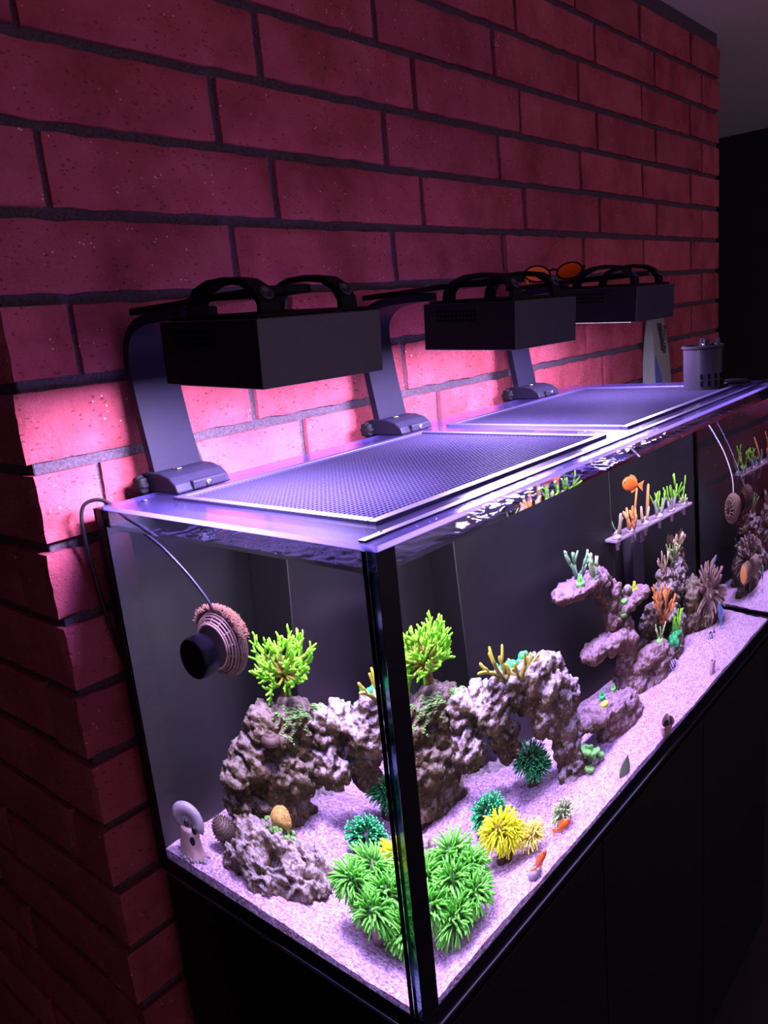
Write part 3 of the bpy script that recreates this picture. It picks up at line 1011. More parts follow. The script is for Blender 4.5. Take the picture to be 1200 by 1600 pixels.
rock('topmost shelf rock with a curled rim, highest of the stack', [
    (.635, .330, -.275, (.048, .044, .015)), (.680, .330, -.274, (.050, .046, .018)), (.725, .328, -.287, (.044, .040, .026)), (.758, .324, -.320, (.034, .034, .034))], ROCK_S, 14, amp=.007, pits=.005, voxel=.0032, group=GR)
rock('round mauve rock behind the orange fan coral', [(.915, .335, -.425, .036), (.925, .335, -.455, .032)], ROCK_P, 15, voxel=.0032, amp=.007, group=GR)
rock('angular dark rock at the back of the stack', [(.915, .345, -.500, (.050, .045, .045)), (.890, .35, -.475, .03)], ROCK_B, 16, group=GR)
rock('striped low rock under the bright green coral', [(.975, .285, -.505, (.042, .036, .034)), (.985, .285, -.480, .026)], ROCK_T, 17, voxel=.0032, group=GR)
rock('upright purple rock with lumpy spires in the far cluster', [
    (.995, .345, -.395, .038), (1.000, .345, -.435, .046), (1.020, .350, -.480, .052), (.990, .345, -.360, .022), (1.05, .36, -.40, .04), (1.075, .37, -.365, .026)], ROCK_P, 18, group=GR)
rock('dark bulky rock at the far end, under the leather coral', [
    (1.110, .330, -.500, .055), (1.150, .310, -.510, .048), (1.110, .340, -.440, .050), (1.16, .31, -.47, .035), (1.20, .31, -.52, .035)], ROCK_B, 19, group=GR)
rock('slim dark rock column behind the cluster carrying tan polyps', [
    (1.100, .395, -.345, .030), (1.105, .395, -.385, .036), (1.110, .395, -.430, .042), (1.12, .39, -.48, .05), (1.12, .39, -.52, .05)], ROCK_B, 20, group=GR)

# ------------------------------------------------------------------ corals
def branch_tree(b, p, d, L, r, lvl, rnd, spread=0.7, kids=(2, 4), shrink=0.72, up=0.25, sides=6, maxl=3, knob=0.0):
    """recursive coral branch"""
    d = d.normalized()
    n = 3
    pts, rad, tp = [p], [r], [1-(lvl+1)/(maxl+1)]
    q = p
    dd = d.copy()
    for i in range(n):
        dd = (dd + Vector((rnd.gauss(0, .12), rnd.gauss(0, .12), rnd.gauss(0, .12)+0.06*up))).normalized()
        q = q+dd*L/n
        pts.append(q)
        rad.append(r*(1-0.25*(i+1)/n)*(1+knob*rnd.uniform(-1, 1)))
        tp.append(1-(lvl+1-(i+1)/n)/(maxl+1))
    b.tube(pts, rad, sides, tips=tp, round_tip=True)
    if lvl > 0:
        for i in range(rnd.randint(*kids)):
            ax = Vector((rnd.gauss(0, 1), rnd.gauss(0, 1), rnd.gauss(0, 1)))
            nd = (dd + ax.normalized()*spread + Vector((0, 0, up))).normalized()
            st = pts[rnd.choice((2, 3, 3))]
            branch_tree(b, st, nd, L*shrink*rnd.uniform(.8, 1.2), r*0.82, lvl-1, rnd, spread, kids, shrink, up, sides, maxl, knob)

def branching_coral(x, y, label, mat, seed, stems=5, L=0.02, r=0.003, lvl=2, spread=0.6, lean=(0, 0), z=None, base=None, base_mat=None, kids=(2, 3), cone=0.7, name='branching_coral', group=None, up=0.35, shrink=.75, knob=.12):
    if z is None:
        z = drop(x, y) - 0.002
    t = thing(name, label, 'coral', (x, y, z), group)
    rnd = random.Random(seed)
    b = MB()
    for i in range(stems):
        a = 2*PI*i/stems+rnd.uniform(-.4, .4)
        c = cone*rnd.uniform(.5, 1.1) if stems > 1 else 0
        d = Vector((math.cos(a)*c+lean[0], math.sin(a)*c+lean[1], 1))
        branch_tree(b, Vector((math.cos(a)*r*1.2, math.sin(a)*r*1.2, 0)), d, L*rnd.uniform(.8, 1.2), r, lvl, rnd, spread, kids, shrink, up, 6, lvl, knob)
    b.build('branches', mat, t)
    br = base if base else r*2.6
    bb = MB()
    prof = [(br*1.15, -0.003), (br*1.2, 0.0), (br*0.95, br*0.3), (br*0.5, br*0.5)]
    bb.lathe(prof, 14)
    bb.build('base_plate', base_mat or mat, t)
    return t

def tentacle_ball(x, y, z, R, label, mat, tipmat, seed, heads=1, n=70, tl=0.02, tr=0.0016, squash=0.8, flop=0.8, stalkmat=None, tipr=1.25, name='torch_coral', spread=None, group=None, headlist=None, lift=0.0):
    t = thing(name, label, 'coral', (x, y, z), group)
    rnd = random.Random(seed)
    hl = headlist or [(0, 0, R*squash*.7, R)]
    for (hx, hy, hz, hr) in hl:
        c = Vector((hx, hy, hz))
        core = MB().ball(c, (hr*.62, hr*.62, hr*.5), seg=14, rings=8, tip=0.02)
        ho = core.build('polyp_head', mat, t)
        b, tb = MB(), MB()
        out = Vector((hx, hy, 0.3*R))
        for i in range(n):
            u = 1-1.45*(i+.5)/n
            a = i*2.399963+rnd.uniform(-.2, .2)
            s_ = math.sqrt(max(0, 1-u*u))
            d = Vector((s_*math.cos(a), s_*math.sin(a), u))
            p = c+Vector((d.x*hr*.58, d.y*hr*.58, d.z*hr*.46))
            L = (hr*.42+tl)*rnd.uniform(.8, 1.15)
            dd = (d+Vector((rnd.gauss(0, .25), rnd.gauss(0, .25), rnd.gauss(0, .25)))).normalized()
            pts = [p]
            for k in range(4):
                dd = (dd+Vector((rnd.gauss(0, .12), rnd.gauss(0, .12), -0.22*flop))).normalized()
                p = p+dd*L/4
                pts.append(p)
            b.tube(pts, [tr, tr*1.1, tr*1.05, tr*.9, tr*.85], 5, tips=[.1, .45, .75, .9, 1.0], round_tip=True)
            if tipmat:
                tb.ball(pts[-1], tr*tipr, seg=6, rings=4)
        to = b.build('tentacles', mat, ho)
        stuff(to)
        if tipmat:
            stuff(tb.build('tentacle_tips', tipmat, ho))
    # skeleton stalk
    top = max(h[2] for h in hl)
    sb = MB()
    gz = -0.004
    for (hx, hy, hz, hr) in hl:
        sb.tube([(hx*.45, hy*.45, gz), (hx*.75, hy*.75, (gz+hz)/2), (hx, hy, hz)], [hr*.36, hr*.32, hr*.42], 10)
    sb.build('stalk', stalkmat or SHELLP, t)
    return t

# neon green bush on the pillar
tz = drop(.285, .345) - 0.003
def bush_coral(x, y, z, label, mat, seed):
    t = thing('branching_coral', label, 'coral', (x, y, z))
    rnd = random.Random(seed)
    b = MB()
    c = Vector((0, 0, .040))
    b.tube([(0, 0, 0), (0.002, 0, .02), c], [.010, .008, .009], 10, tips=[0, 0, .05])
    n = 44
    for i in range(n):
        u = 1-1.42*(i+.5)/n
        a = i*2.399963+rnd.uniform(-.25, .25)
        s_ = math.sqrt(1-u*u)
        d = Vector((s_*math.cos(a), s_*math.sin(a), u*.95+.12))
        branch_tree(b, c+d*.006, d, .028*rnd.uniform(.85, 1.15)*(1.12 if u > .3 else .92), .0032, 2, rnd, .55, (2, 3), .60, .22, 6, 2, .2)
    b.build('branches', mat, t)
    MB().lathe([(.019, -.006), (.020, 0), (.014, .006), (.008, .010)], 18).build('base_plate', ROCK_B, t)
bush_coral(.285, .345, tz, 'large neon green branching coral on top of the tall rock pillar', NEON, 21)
# green torch cluster in the front corner
sg = sand_z(.125, .112)
tentacle_ball(.125, .112, sg, .05, 'big bright green torch coral with flowing tentacles in the front corner', EUPH, EUPT, 31, n=150, tl=.011, tr=.00150, flop=.8,
    headlist=[(.026, .022, .074, .031), (-.018, .032, .066, .028), (-.034, -.008, .048, .028), (.006, -.008, .058, .030), (.042, -.008, .054, .027), (-.014, -.042, .028, .027), (.026, -.042, .034, .026)], tipr=.72)
tentacle_ball(.257, .135, sand_z(.257, .135), .036, 'golden yellow torch coral on a brown stalk behind the big green one', YELL, None, 32, n=170, tl=.010, tr=.0014, flop=.85, headlist=[(0, 0, .046, .032), (.014, -.014, .034, .023)], stalkmat=SHELLB)
tentacle_ball(.290, .215, sand_z(.29, .215), .034, 'teal green tufted coral with bright tips directly behind the golden one', TEAL, TIPG, 33, n=210, tl=.003, tr=.0012, flop=.4, headlist=[(0, 0, .034, .032)], stalkmat=SHELLB, tipr=1.3, name='tufted_coral')
tentacle_ball(.420, .245, sand_z(.42, .245), .040, 'dark green tufted coral under the rock arch opening', DGRN, TIPG, 34, n=220, tl=.004, tr=.0011, flop=.3, headlist=[(0, 0, .042, .033), (.010, -.012, .026, .027)], stalkmat=SHELLB, tipr=.95, name='tufted_coral')
tentacle_ball(.302, .095, sand_z(.302, .095), .024, 'small pale yellow anemone coral beside the orange fish', PYEL, None, 35, n=110, tl=.006, tr=.0014, flop=.5, headlist=[(0, 0, .022, .022)], name='torch_coral')
tentacle_ball(.372, .078, sand_z(.372, .078), .020, 'small grey green bristly coral with pale dots on open sand', GGRY, TIPY, 36, n=90, tl=.004, tr=.0013, flop=.2, headlist=[(0, 0, .018, .022)], tipr=1.2, name='tufted_coral')

def crust(label, pts, mat, seed, r=0.008, name='encrusting_coral', cat='coral', lumps=5, z0=0.0, flat=.5, fine=1.0):
    """lumpy colony that clings to the rock below"""
    x0, y0 = pts[0][0], pts[0][1]
    zc = drop(x0, y0, z0)
    t = thing(name, label, cat, (x0, y0, zc))
    rnd = random.Random(seed)
    for (x, y, s_) in pts:
        b = MB()
        for i in range(lumps):
            px, py = x+rnd.gauss(0, .5)*r*s_, y+rnd.gauss(0, .5)*r*s_
            z = drop(px, py, z0)
            rr = r*s_*rnd.uniform(.5, .9)*fine
            if abs(z-zc) > .05:
                z = zc
            b.ball((px-x0, py-y0, z-zc+rr*flat*.3), (rr, rr, rr*flat), seg=10, rings=6)
        b.build('lobe', mat, t)
    return t
crust('fuzzy green encrusting coral across the front of the rock pillar', [(.262, .325, 1.0), (.285, .312, 1.0), (.240, .332, 1.0), (.305, .306, .9), (.250, .320, .9), (.322, .310, .8), (.272, .316, .9)], ENCG, 3, r=.011, lumps=34, fine=.30)
crust('minty green blob coral on the crest of the arch', [(.385, .240, 1), (.395, .236, 1.1), (.405, .230, 1.0), (.415, .224, .9), (.372, .246, .7)], ENCM, 4, r=.009, lumps=6, flat=1.0)
branching_coral(.385, .205, 'mustard yellow finger coral on the front of the arch crest', BRANCHY, 41, stems=8, L=.024, r=.0040, lvl=1, cone=1.3, base=.012, kids=(1, 2))
branching_coral(.352, .212, 'short forked mustard coral on the left lobe of the arch', BRANCHY, 42, stems=3, L=.034, r=.0040, lvl=1, cone=.9, base=.008, kids=(1, 2), lean=(-.5, 0))

# mushroom polyps by the arch foot
def mushrooms(label, pts, mat, r, seed):
    x0, y0 = pts[0][:2]
    z0 = drop(x0, y0, -.42)
    t = thing('mushroom_coral', label, 'coral', (x0, y0, z0))
    rnd = random.Random(seed)
    for x, y, s_ in pts:
        z = drop(x, y, -.42)-z0
        m4 = Matrix.Translation((x-x0, y-y0, z)) @ Matrix.Rotation(rnd.uniform(.1, .6), 4, Vector((rnd.uniform(-1, 1), 1, 0)))
        rings = []
        for rr, zz in ((.25, -.004), (.3, .002), (.9, .006), (1.0, .0085), (.95, .0105), (.55, .0095), (.2, .0085)):
            rings.append([m4 @ Vector((rr*r*s_*(1+.08*math.sin(5*a+seed))*math.cos(a), rr*r*s_*(1+.08*math.sin(5*a+seed))*math.sin(a), zz+.001*math.sin(7*a)*rr)) for a in [2*PI*i/28 for i in range(28)]])
        MB().ring_loft(rings).build('polyp', mat, t)
    return t
mushrooms('flat green mushroom corals clustered at the foot of the arch', [(.500, .150, 1.0), (.520, .138, 1.0), (.540, .146, .9), (.515, .158, .9), (.496, .132, .8)], MUSH, .016, 2)

# ochre coral with green skirt on the holey rock
def mound_coral(x, y):
    z = drop(x, y)
    t = thing('chalice_coral', 'ochre dome coral with green frilled skirt on the holey rock', 'coral', (x, y, z))
    b = MB()
    rnd = random.Random(8)
    m4 = Matrix.Rotation(.5, 4, 'Y')
    rings = []
    for rr, zz in ((.019, -.004), (.021, .004), (.019, .013), (.014, .021), (.007, .026), (.001, .0275)):
        rings.append([m4 @ Vector((rr*(1+.05*math.sin(9*a))*math.cos(a), rr*.8*(1+.05*math.sin(9*a))*math.sin(a), zz)) for a in [2*PI*i/36 for i in range(36)]])
    b.ring_loft(rings)
    for i in range(140):
        u, a = rnd.uniform(.1, 1), rnd.uniform(0, 2*PI)
        s_ = math.sqrt(1-u*u)
        b.ball(m4 @ Vector((.0205*s_*math.cos(a), .0165*s_*math.sin(a), .027*u)), .0016, seg=6, rings=4)
    b.build('dome', ENCY, t)
    s = MB()
    for i in range(46):
        a = rnd.uniform(0, 2*PI)
        rr = rnd.uniform(.014, .030)
        px, py = rr*math.cos(a)*.9, rr*math.sin(a)*.9
        zz = max(-.02, drop(x+px, y+py, z+.03)-z)
        s.ball((px, py, zz), rnd.uniform(.003, .0055), seg=8, rings=5)
    s.build('skirt', ENCG, t)
mound_coral(.158, .300)

# frags and colonies on the stack
SHG = 'coral frags growing on the stepped rocks'
branching_coral(.668, .330, 'tall grey green branching frag on the topmost shelf', BRANCHGG, 51, stems=4, L=.032, r=.0042, lvl=1, cone=.75, base=.010, kids=(2, 3), up=.6, spread=.5)
branching_coral(.690, .300, 'stubby olive finger frag standing on the middle shelf', BRANCHG, 52, stems=6, L=.024, r=.0036, lvl=1, cone=.4, base=.010, kids=(1, 1), spread=.2, up=.7)
branching_coral(.888, .262, 'small pale lime frag with thin twigs on the lowest shelf', BRANCHG, 53, stems=3, L=.022, r=.003, lvl=1, cone=.5, base=.010, base_mat=NEOND, kids=(1, 2), up=.6)
branching_coral(.980, .278, 'bright lime green upright coral in front of the far cluster', BRANCHL, 54, stems=7, L=.026, r=.0042, lvl=1, cone=.6, base=.016, base_mat=ENCM, kids=(1, 2), up=.5)
crust('glowing green lump coral beside the lime upright coral', [(.962, .274, 1), (.966, .280, .8)], ENCM, 6, r=.012, lumps=7, flat=1.1)
branching_coral(.940, .300, 'bushy orange fan coral in the middle of the far cluster', BRANCHO, 55, stems=10, L=.030, r=.0036, lvl=2, cone=.8, base=.012, kids=(2, 3), spread=.5, z=-.43, up=.5)
branching_coral(.990, .343, 'tan twiggy coral on the purple spire rock', BRANCHT, 56, stems=6, L=.022, r=.0036, lvl=1, cone=.8, base=.010, kids=(1, 2))
branching_coral(1.065, .372, 'pale green tipped coral at the top back of the cluster', BRANCHG, 57, stems=6, L=.026, r=.004, lvl=1, cone=.7, base=.010, kids=(2, 2))
branching_coral(1.100, .392, 'tan polyp bouquet on the slim rock column', BRANCHT, 58, stems=24, L=.018, r=.0066, lvl=1, cone=1.3, base=.016, kids=(1, 2), shrink=.6)
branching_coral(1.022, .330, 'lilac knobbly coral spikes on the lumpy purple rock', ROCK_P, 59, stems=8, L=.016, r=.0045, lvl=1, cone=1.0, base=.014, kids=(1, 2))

def frag_disc(x, y, label, mat, r, seed, bud=True, z0=0.0):
    z = drop(x, y, z0)
    t = thing('coral_frag', label, 'coral', (x, y, z))
    rings = []
    rnd = random.Random(seed)
    for rr, zz in ((.75, -.002), (1, .002), (1, .005), (.8, .0068), (.45, .0055), (.2, .0065)):
        rings.append([Vector((rr*r*math.cos(a)*(1+.05*math.sin(4*a+seed)), rr*r*math.sin(a), zz)) for a in [2*PI*i/24 for i in range(24)]])
    MB().ring_loft(rings).build('disc', mat, t)
    if bud:
        b = MB()
        for i in range(5):
            a = i*1.26
            b.tube([(r*.25*math.cos(a), r*.25*math.sin(a), .005), (r*.4*math.cos(a), r*.4*math.sin(a), .005+r*.7), (r*.3*math.cos(a+.4), r*.3*math.sin(a+.4), .005+r*rnd.uniform(.9, 1.4))], [r*.22, r*.2, r*.14], 6, round_tip=True)
        b.build('bud', mat, t)
    return t
frag_disc(.655, .312, 'neon green budded frag disc at the base of the tall grey green frag', NEOND, .011, 1)
frag_disc(.838, .312, 'neon yellow green budded frag on the small upper shelf', NEONY, .010, 2)
frag_disc(.785, .300, 'plain mint disc frag on the lip of the small upper shelf', NEOND, .010, 3, bud=False)
frag_disc(.775, .290, 'pale green disc frag at the back of the middle shelf', ENCG, .010, 4, bud=True, z0=-.36)
frag_disc(.598, .182, 'bright yellow ring frag on the mushroom rock cap', NEONY, .010, 5, bud=False)
frag_disc(.612, .206, 'small green leafy frag on the mushroom rock cap', ENCM, .008, 6)
frag_disc(.656, .212, 'tiny dull green frag at the back of the mushroom rock cap', MUSH, .007, 7)
crust('round purple sponge beside the frags on the small upper shelf', [(.812, .318, 1.0)], ROCK_P, 9, r=.017, lumps=5, flat=1.0, name='sponge_ball', cat='sponge')

# brown leather coral with long fingers
def leather(x, y, z):
    t = thing('leather_coral', 'large brown leather coral with drooping fingers at the far end of the cluster', 'coral', (x, y, z))
    rnd = random.Random(77)
    b = MB()
    b.ball((0, 0, .055), (.034, .034, .034), seg=16, rings=10, tip=.3)
    b.tube([(0, 0, -.03), (0, 0, .05)], [.03, .026], 14, tips=[0, .2])
    b.build('stem', LEATH, t)
    f = MB()
    for i in range(120):
        a = rnd.uniform(0, 2*PI)
        u = rnd.uniform(-.85, 1)
        s_ = math.sqrt(1-u*u)
        d = Vector((s_*math.cos(a), s_*math.sin(a), u))
        p = Vector((0, 0, .055))+d*.026
        L = rnd.uniform(.030, .052)
        dd = (d+Vector((0, 0, .25))).normalized()
        pts = [p]
        for k in range(4):
            dd = (dd+Vector((rnd.gauss(0, .12), rnd.gauss(0, .12), -.16 if u < .3 else .02))).normalized()
            p = p+dd*L/4
            pts.append(p)
        f.tube(pts, [.0052, .0050, .0046, .0042, .0036], 7, tips=[.2, .4, .6, .8, 1], round_tip=True)
    stuff(f.build('finger', LEATH, t))
leather(1.165, .295, -.500)

# ------------------------------------------------------------------ frag rack
rk = thing('frag_rack', 'cloudy acrylic frag rack with plug holes high on the back glass', 'rack', (.99, .39, -.235))
part(MB().box((.825, .362, -.241), (1.150, .420, -.235), b=.0015), 'shelf', RACK, rk, smooth=False)
part(MB().box((.955, .440, -.375), (1.000, .484, -.265), b=.003), 'magnet', GREYB, rk, smooth=False)
part(MB().box((.965, .415, -.280), (.985, .445, -.236), b=.003), 'bracket', RACK, rk, smooth=False)
spots = [(.838, .372), (.868, .400), (.893, .373), (.922, .402), (.948, .374), (.978, .402), (1.008, .374), (1.035, .402), (1.062, .374), (1.092, .402), (1.122, .376), (1.138, .404)]
kinds = [('grey curved finger frag at the near end of the rack', BRANCHT, 1, .045, .0062, 0, .1),
         ('thin teal twig frag second along the rack', BRANCHGG, 3, .020, .0022, 1, .7),
         ('orange knobbly frag on the front of the rack', BRANCHO, 4, .022, .0052, 1, .5),
         ('slim orange stick frag on the rack', BRANCHO, 1, .060, .0042, 0, .05),
         ('pair of pale tan stubs on the rack', BRANCHT, 2, .034, .0050, 0, .3),
         ('tallest rust orange stick frag on the rack', BRANCHO, 1, .078, .0058, 0, .03),
         ('grey lilac leaning stub frag on the rack', SHELLM, 2, .036, .0052, 0, .5),
         ('bushy lime green frag near the middle of the rack', BRANCHL, 7, .018, .0034, 2, .9),
         ('short grey frag in front of the lime ones', SHELLM, 3, .020, .0050, 0, .5),
         ('upright lime green forked frag on the rack', BRANCHL, 5, .028, .0036, 1, .7),
         ('low pale green frag near the far end of the rack', BRANCHG, 5, .014, .0042, 0, .8),
         ('single green spike frag at the far end of the rack', BRANCHL, 2, .036, .0038, 1, .2)]
for (x, y), (lb, mt, st, L, r, lv, cn) in zip(spots, kinds):
    t = branching_coral(x, y, lb, mt, int(x*1000), stems=st, L=L, r=r, lvl=lv, cone=cn, z=-.231, base=.0085, base_mat=PLUG, kids=(1, 2), name='coral_frag', group='frags on the rack', lean=(.12, 0))
    MB().lathe([(.0045, -.026), (.0048, -.006), (.0110, -.0045), (.0118, -.0015), (.0115, .0005)], 16).build('plug', PLUG, t)

# ------------------------------------------------------------------ shells and snails on the bottom
def tube_shell(x, y, label, r, L, lean, name='tube_shell', mat=SHELLP, group=None):
    z = drop(x, y, -.40)
    t = thing(name, label, 'shell', (x, y, z), group)
    m4 = Matrix.Rotation(lean[0], 4, 'X') @ Matrix.Rotation(lean[1], 4, 'Y')
    prof = [(r*.55, -.006), (r*.85, 0), (r, L*.25), (r*1.05, L*.5), (r*.95, L*.75), (r, L*.97), (r*.98, L), (r*.80, L*1.0), (r*.75, L*.9), (r*.7, L*.55)]
    b = MB()
    rings = []
    for i, (rr, zz) in enumerate(prof):
        rings.append([m4 @ Vector((rr*(1+.06*math.sin(3*a+i*.7)+.04*math.sin(7*a+i))*math.cos(a), rr*(1+.06*math.sin(3*a+i*.7))*math.sin(a), zz + .0015*math.sin(3*a))) for a in [2*PI*k/26 for k in range(26)]])
    b.ring_loft(rings, cap1=False)
    b.build('shell', mat, t)
    MB().lathe([(r*.72, L*.55), (0.0002, L*.5)], 20, m4, cap0=False).build('mouth', INSIDE, t)
    return t
tube_shell(.690, .018, 'hollow brown tube shell standing open on the front sand', .0165, .037, (.40, -.38))
tube_shell(.945, .052, 'smaller closed brown tube shell farther along the front sand', .0115, .028, (.15, .1))
def leaf_shell(x, y):
    z = drop(x, y, -.45)
    b = MB()
    rings = []
    for k in range(9):
        f = k/8
        wv = .013*math.sin(PI*min(1, .15+f*.9))+.0008
        c = Vector((.004*math.sin(f*3), .003*f, -.003+.040*f))
        rings.append([c+Vector((wv*math.cos(a), .0032*math.sin(a)*(1.1-f), .002*math.sin(2*a))) for a in [2*PI*i/12 for i in range(12)]])
    b.ring_loft(rings)
    o = b.build('leaf_shell', BRANCHG, None, loc=(x, y, z))
    o.rotation_euler = (0, .45, -.84)
    tag(o, 'pointed green algae covered shell sliver stuck upright in sand', 'shell')
leaf_shell(.528, .036)
def snail(x, y, z, label, r, mat, rot=0, axis=(0, 0, 1), name='snail_shell'):
    t = thing(name, label, 'snail', (x, y, z), None, (0, 0, rot))
    b = MB()
    pts, rad = [], []
    for i in range(46):
        f = i/45
        a = f*2*PI*2.6
        R = r*.62*(1-f)**.9
        pts.append((R*math.cos(a), R*math.sin(a), r*.45+r*1.0*f))
        rad.append(r*.52*(1-f)**.85+r*.04)
    b.tube(pts, rad, 12)
    b.build('whorl', mat, t)
    MB().ball((r*.62, -r*.12, r*.40), (r*.32, r*.2, r*.34), seg=14, rings=8).build('aperture', INSIDE, t)
    return t
snail(.262, .033, sand_z(.262, .033)-.004, 'grey snail shell on the sand beside the lower orange fish', .015, SHELLM, 1.0)
snail(.212, .335, drop(.212, .335)-.012, 'dark striped turban snail clinging to the pillar front', .016, SHELLB, 2.2)
def urchin(x, y, z, r):
    t = thing('brown_urchin', 'round brown bristly urchin at the edge of the holey rock', 'urchin', (x, y, z))
    rnd = random.Random(4)
    b = MB().ball((0, 0, r), (r, r, r*.95), seg=24, rings=16)
    b.build('body', SHELLB, t)
    s = MB()
    for i in range(260):
        u = 1-2*(i+.5)/260
        a = i*2.399963
        s_ = math.sqrt(1-u*u)
        d = Vector((s_*math.cos(a), s_*math.sin(a), u))
        s.tube([Vector((0, 0, r))+d*r*.95, Vector((0, 0, r))+d*(r*1.12)], [.0011, .0004], 4)
    stuff(s.build('spines', SHELLB, t))
urchin(.112, .398, -.503, .022)
def skull_shell(x, y):
    z = sand_z(x, y)-.002
    t = thing('eroded_conch_shell', 'pale eroded conch shell with dark holes upright near the back side glass', 'shell', (x, y, z), None, (0, 0, -1.0))
    t.scale = (1.25, 1.25, 1.25)
    b = MB()
    rings = []
    for i, (rr, zz) in enumerate(((.021, -.004), (.020, .006), (.017, .016), (.0155, .028), (.017, .036), (.014, .042))):
        rings.append([Vector((rr*(1+.10*math.sin(2*a+i)+.06*math.sin(5*a+i*2))*math.cos(a), rr*.8*(1+.08*math.sin(3*a))*math.sin(a), zz)) for a in [2*PI*k/28 for k in range(28)]])
    b.ring_loft(rings)
    b.build('stump', SHELLP, t)
    c = MB()
    pts, rad = [], []
    for i in range(30):
        f = i/29
        a = -.6+f*2*PI*1.15
        R = .020*(1-.62*f)
        pts.append((R*math.cos(a)-.003, -.004+.010*f, .050+R*math.sin(a)*.85))
        rad.append(.0105*(1-.50*f))
    c.tube(pts, rad, 14)
    c.ball((-.002, .004, .048), (.015, .012, .013), seg=16, rings=10)
    c.build('crown', SHELLM, t)
    for p, r in (((.009, -.0135, .042), .0042), ((.003, -.0125, .027), .0048), ((-.002, -.0165, .051), .0040)):
        MB().ball(p, (r, r*.8, r*1.3), seg=10, rings=7).build('hole', FISHB, t)
    g = MB()
    rnd = random.Random(3)
    for i in range(60):
        a = rnd.uniform(0, 2*PI)
        rr = rnd.uniform(.018, .026)
        g.ball((rr*math.cos(a), rr*.85*math.sin(a), rnd.uniform(0, .005)), rnd.uniform(.0015, .003), seg=6, rings=4)
    stuff(g.build('shell_grit', SHELLM, t))
skull_shell(.040, .432)

# ------------------------------------------------------------------ fish
def fish(loc, heading, L, label, mats, hgt=.30, thick=.16, stripes=0, pitch=0.0, name='fish', group=None, bank=0.0):
    """body along +x (head), swims at loc"""
    t = thing(name, label, 'fish', loc, group, (bank, -pitch, heading))
    b = MB()
    prof = [(-.50, .05), (-.44, .12), (-.34, .20), (-.2, .34), (0, .47), (.18, .50), (.33, .42), (.43, .27), (.49, .10), (.50, .02)]
    rings = []
    for xx, rr in prof:
        rings.append([Vector((xx*L*.78+L*.06, thick*L*rr*math.cos(a), hgt*L*rr*math.sin(a))) for a in [2*PI*k/16 for k in range(16)]])
    b.ring_loft(rings)
    b.build('body', mats[0], t)
    def fin(nm, outline, mat, th=.0008):
        fb = MB()
        n = len(outline)
        vs = [Vector((x*L, s*th, z*L)) for s in (-1, 1) for x, z in outline]
        fs = [tuple(range(n-1, -1, -1)), tuple(range(n, 2*n))]+[(i, (i+1) % n, n+(i+1) % n, n+i) for i in range(n)]
        fb.add(vs, fs)
        fb.build(nm, mat, t, smooth=False)
    fin('tail_fin', [(-.30, .03), (-.42, .10), (-.56, .17), (-.50, .0), (-.56, -.17), (-.42, -.10), (-.30, -.03)], mats[1])
    h2 = hgt*.5
    fin('dorsal_fin', [(.22, h2*.86), (.10, h2+.07), (-.08, h2*.8+.09), (-.22, h2*.45+.06), (-.24, h2*.35), (0, h2*.85)], mats[1])
    fin('anal_fin', [(.04, -h2*.9), (-.04, -h2-.05), (-.16, -h2*.6-.07), (-.24, -h2*.35), (-.1, -h2*.75)], mats[1])
    for s in (-1, 1):
        MB().ball((.345*L, s*thick*L*.36, .03*L), (.030*L, .014*L, .030*L), seg=8, rings=6).build('eye', EYE, t)
    for i in range(stripes):
        xx = (.30, .08, -.14, -.30)[i]
        rr = (.44, .50, .40, .26)[i]
        rings = []
        for dx in (-.03, .03):
            rings.append([Vector((xx*L*.78+L*.06+dx*L, thick*L*rr*1.06*math.cos(a), hgt*L*rr*1.06*math.sin(a))) for a in [2*PI*k/16 for k in range(16)]])
        MB().ring_loft(rings).build('stripe', FISHB, t)
    return t
HV = _y
fish((.835, .300, -.127), HV+PI/2+.3, .060, 'orange fish swimming alone high above the frag rack', [FISHO, FISHF], hgt=.44, pitch=.25, thick=.2)
fish((.330, .022, -.490), HV-PI/2-.1, .044, 'orange fish near the sand beside the pale yellow anemone coral', [FISHO, FISHF], hgt=.30, pitch=.25)
fish((.262, .014, -.500), HV-PI/2-.3, .046, 'orange fish nearest the front glass, beside the grey snail', [FISHO, FISHF], hgt=.28, pitch=.75)
fish((.905, .222, -.500), HV+PI/2, .040, 'black striped silver fish beside the lowest shelf rock', [FISHW, FISHB], hgt=.55, stripes=4, pitch=-.5, name='striped_fish')
fish((1.085, .205, -.508), HV+PI/2, .034, 'black striped silver fish under the leather coral', [FISHW, FISHB], hgt=.50, stripes=4, pitch=-.5, name='striped_fish')
fish((1.205, .310, -.385), HV-PI/2+.4, .046, 'slim blue and orange fish above the leather coral', [FISHBL, FISHF], hgt=.24, pitch=.8)
fish((1.150, .215, -.480), HV+PI/2, .060, 'steel blue fish hanging upright in front of the leather coral', [FISHBL, FISHBL], hgt=.30, pitch=1.35)

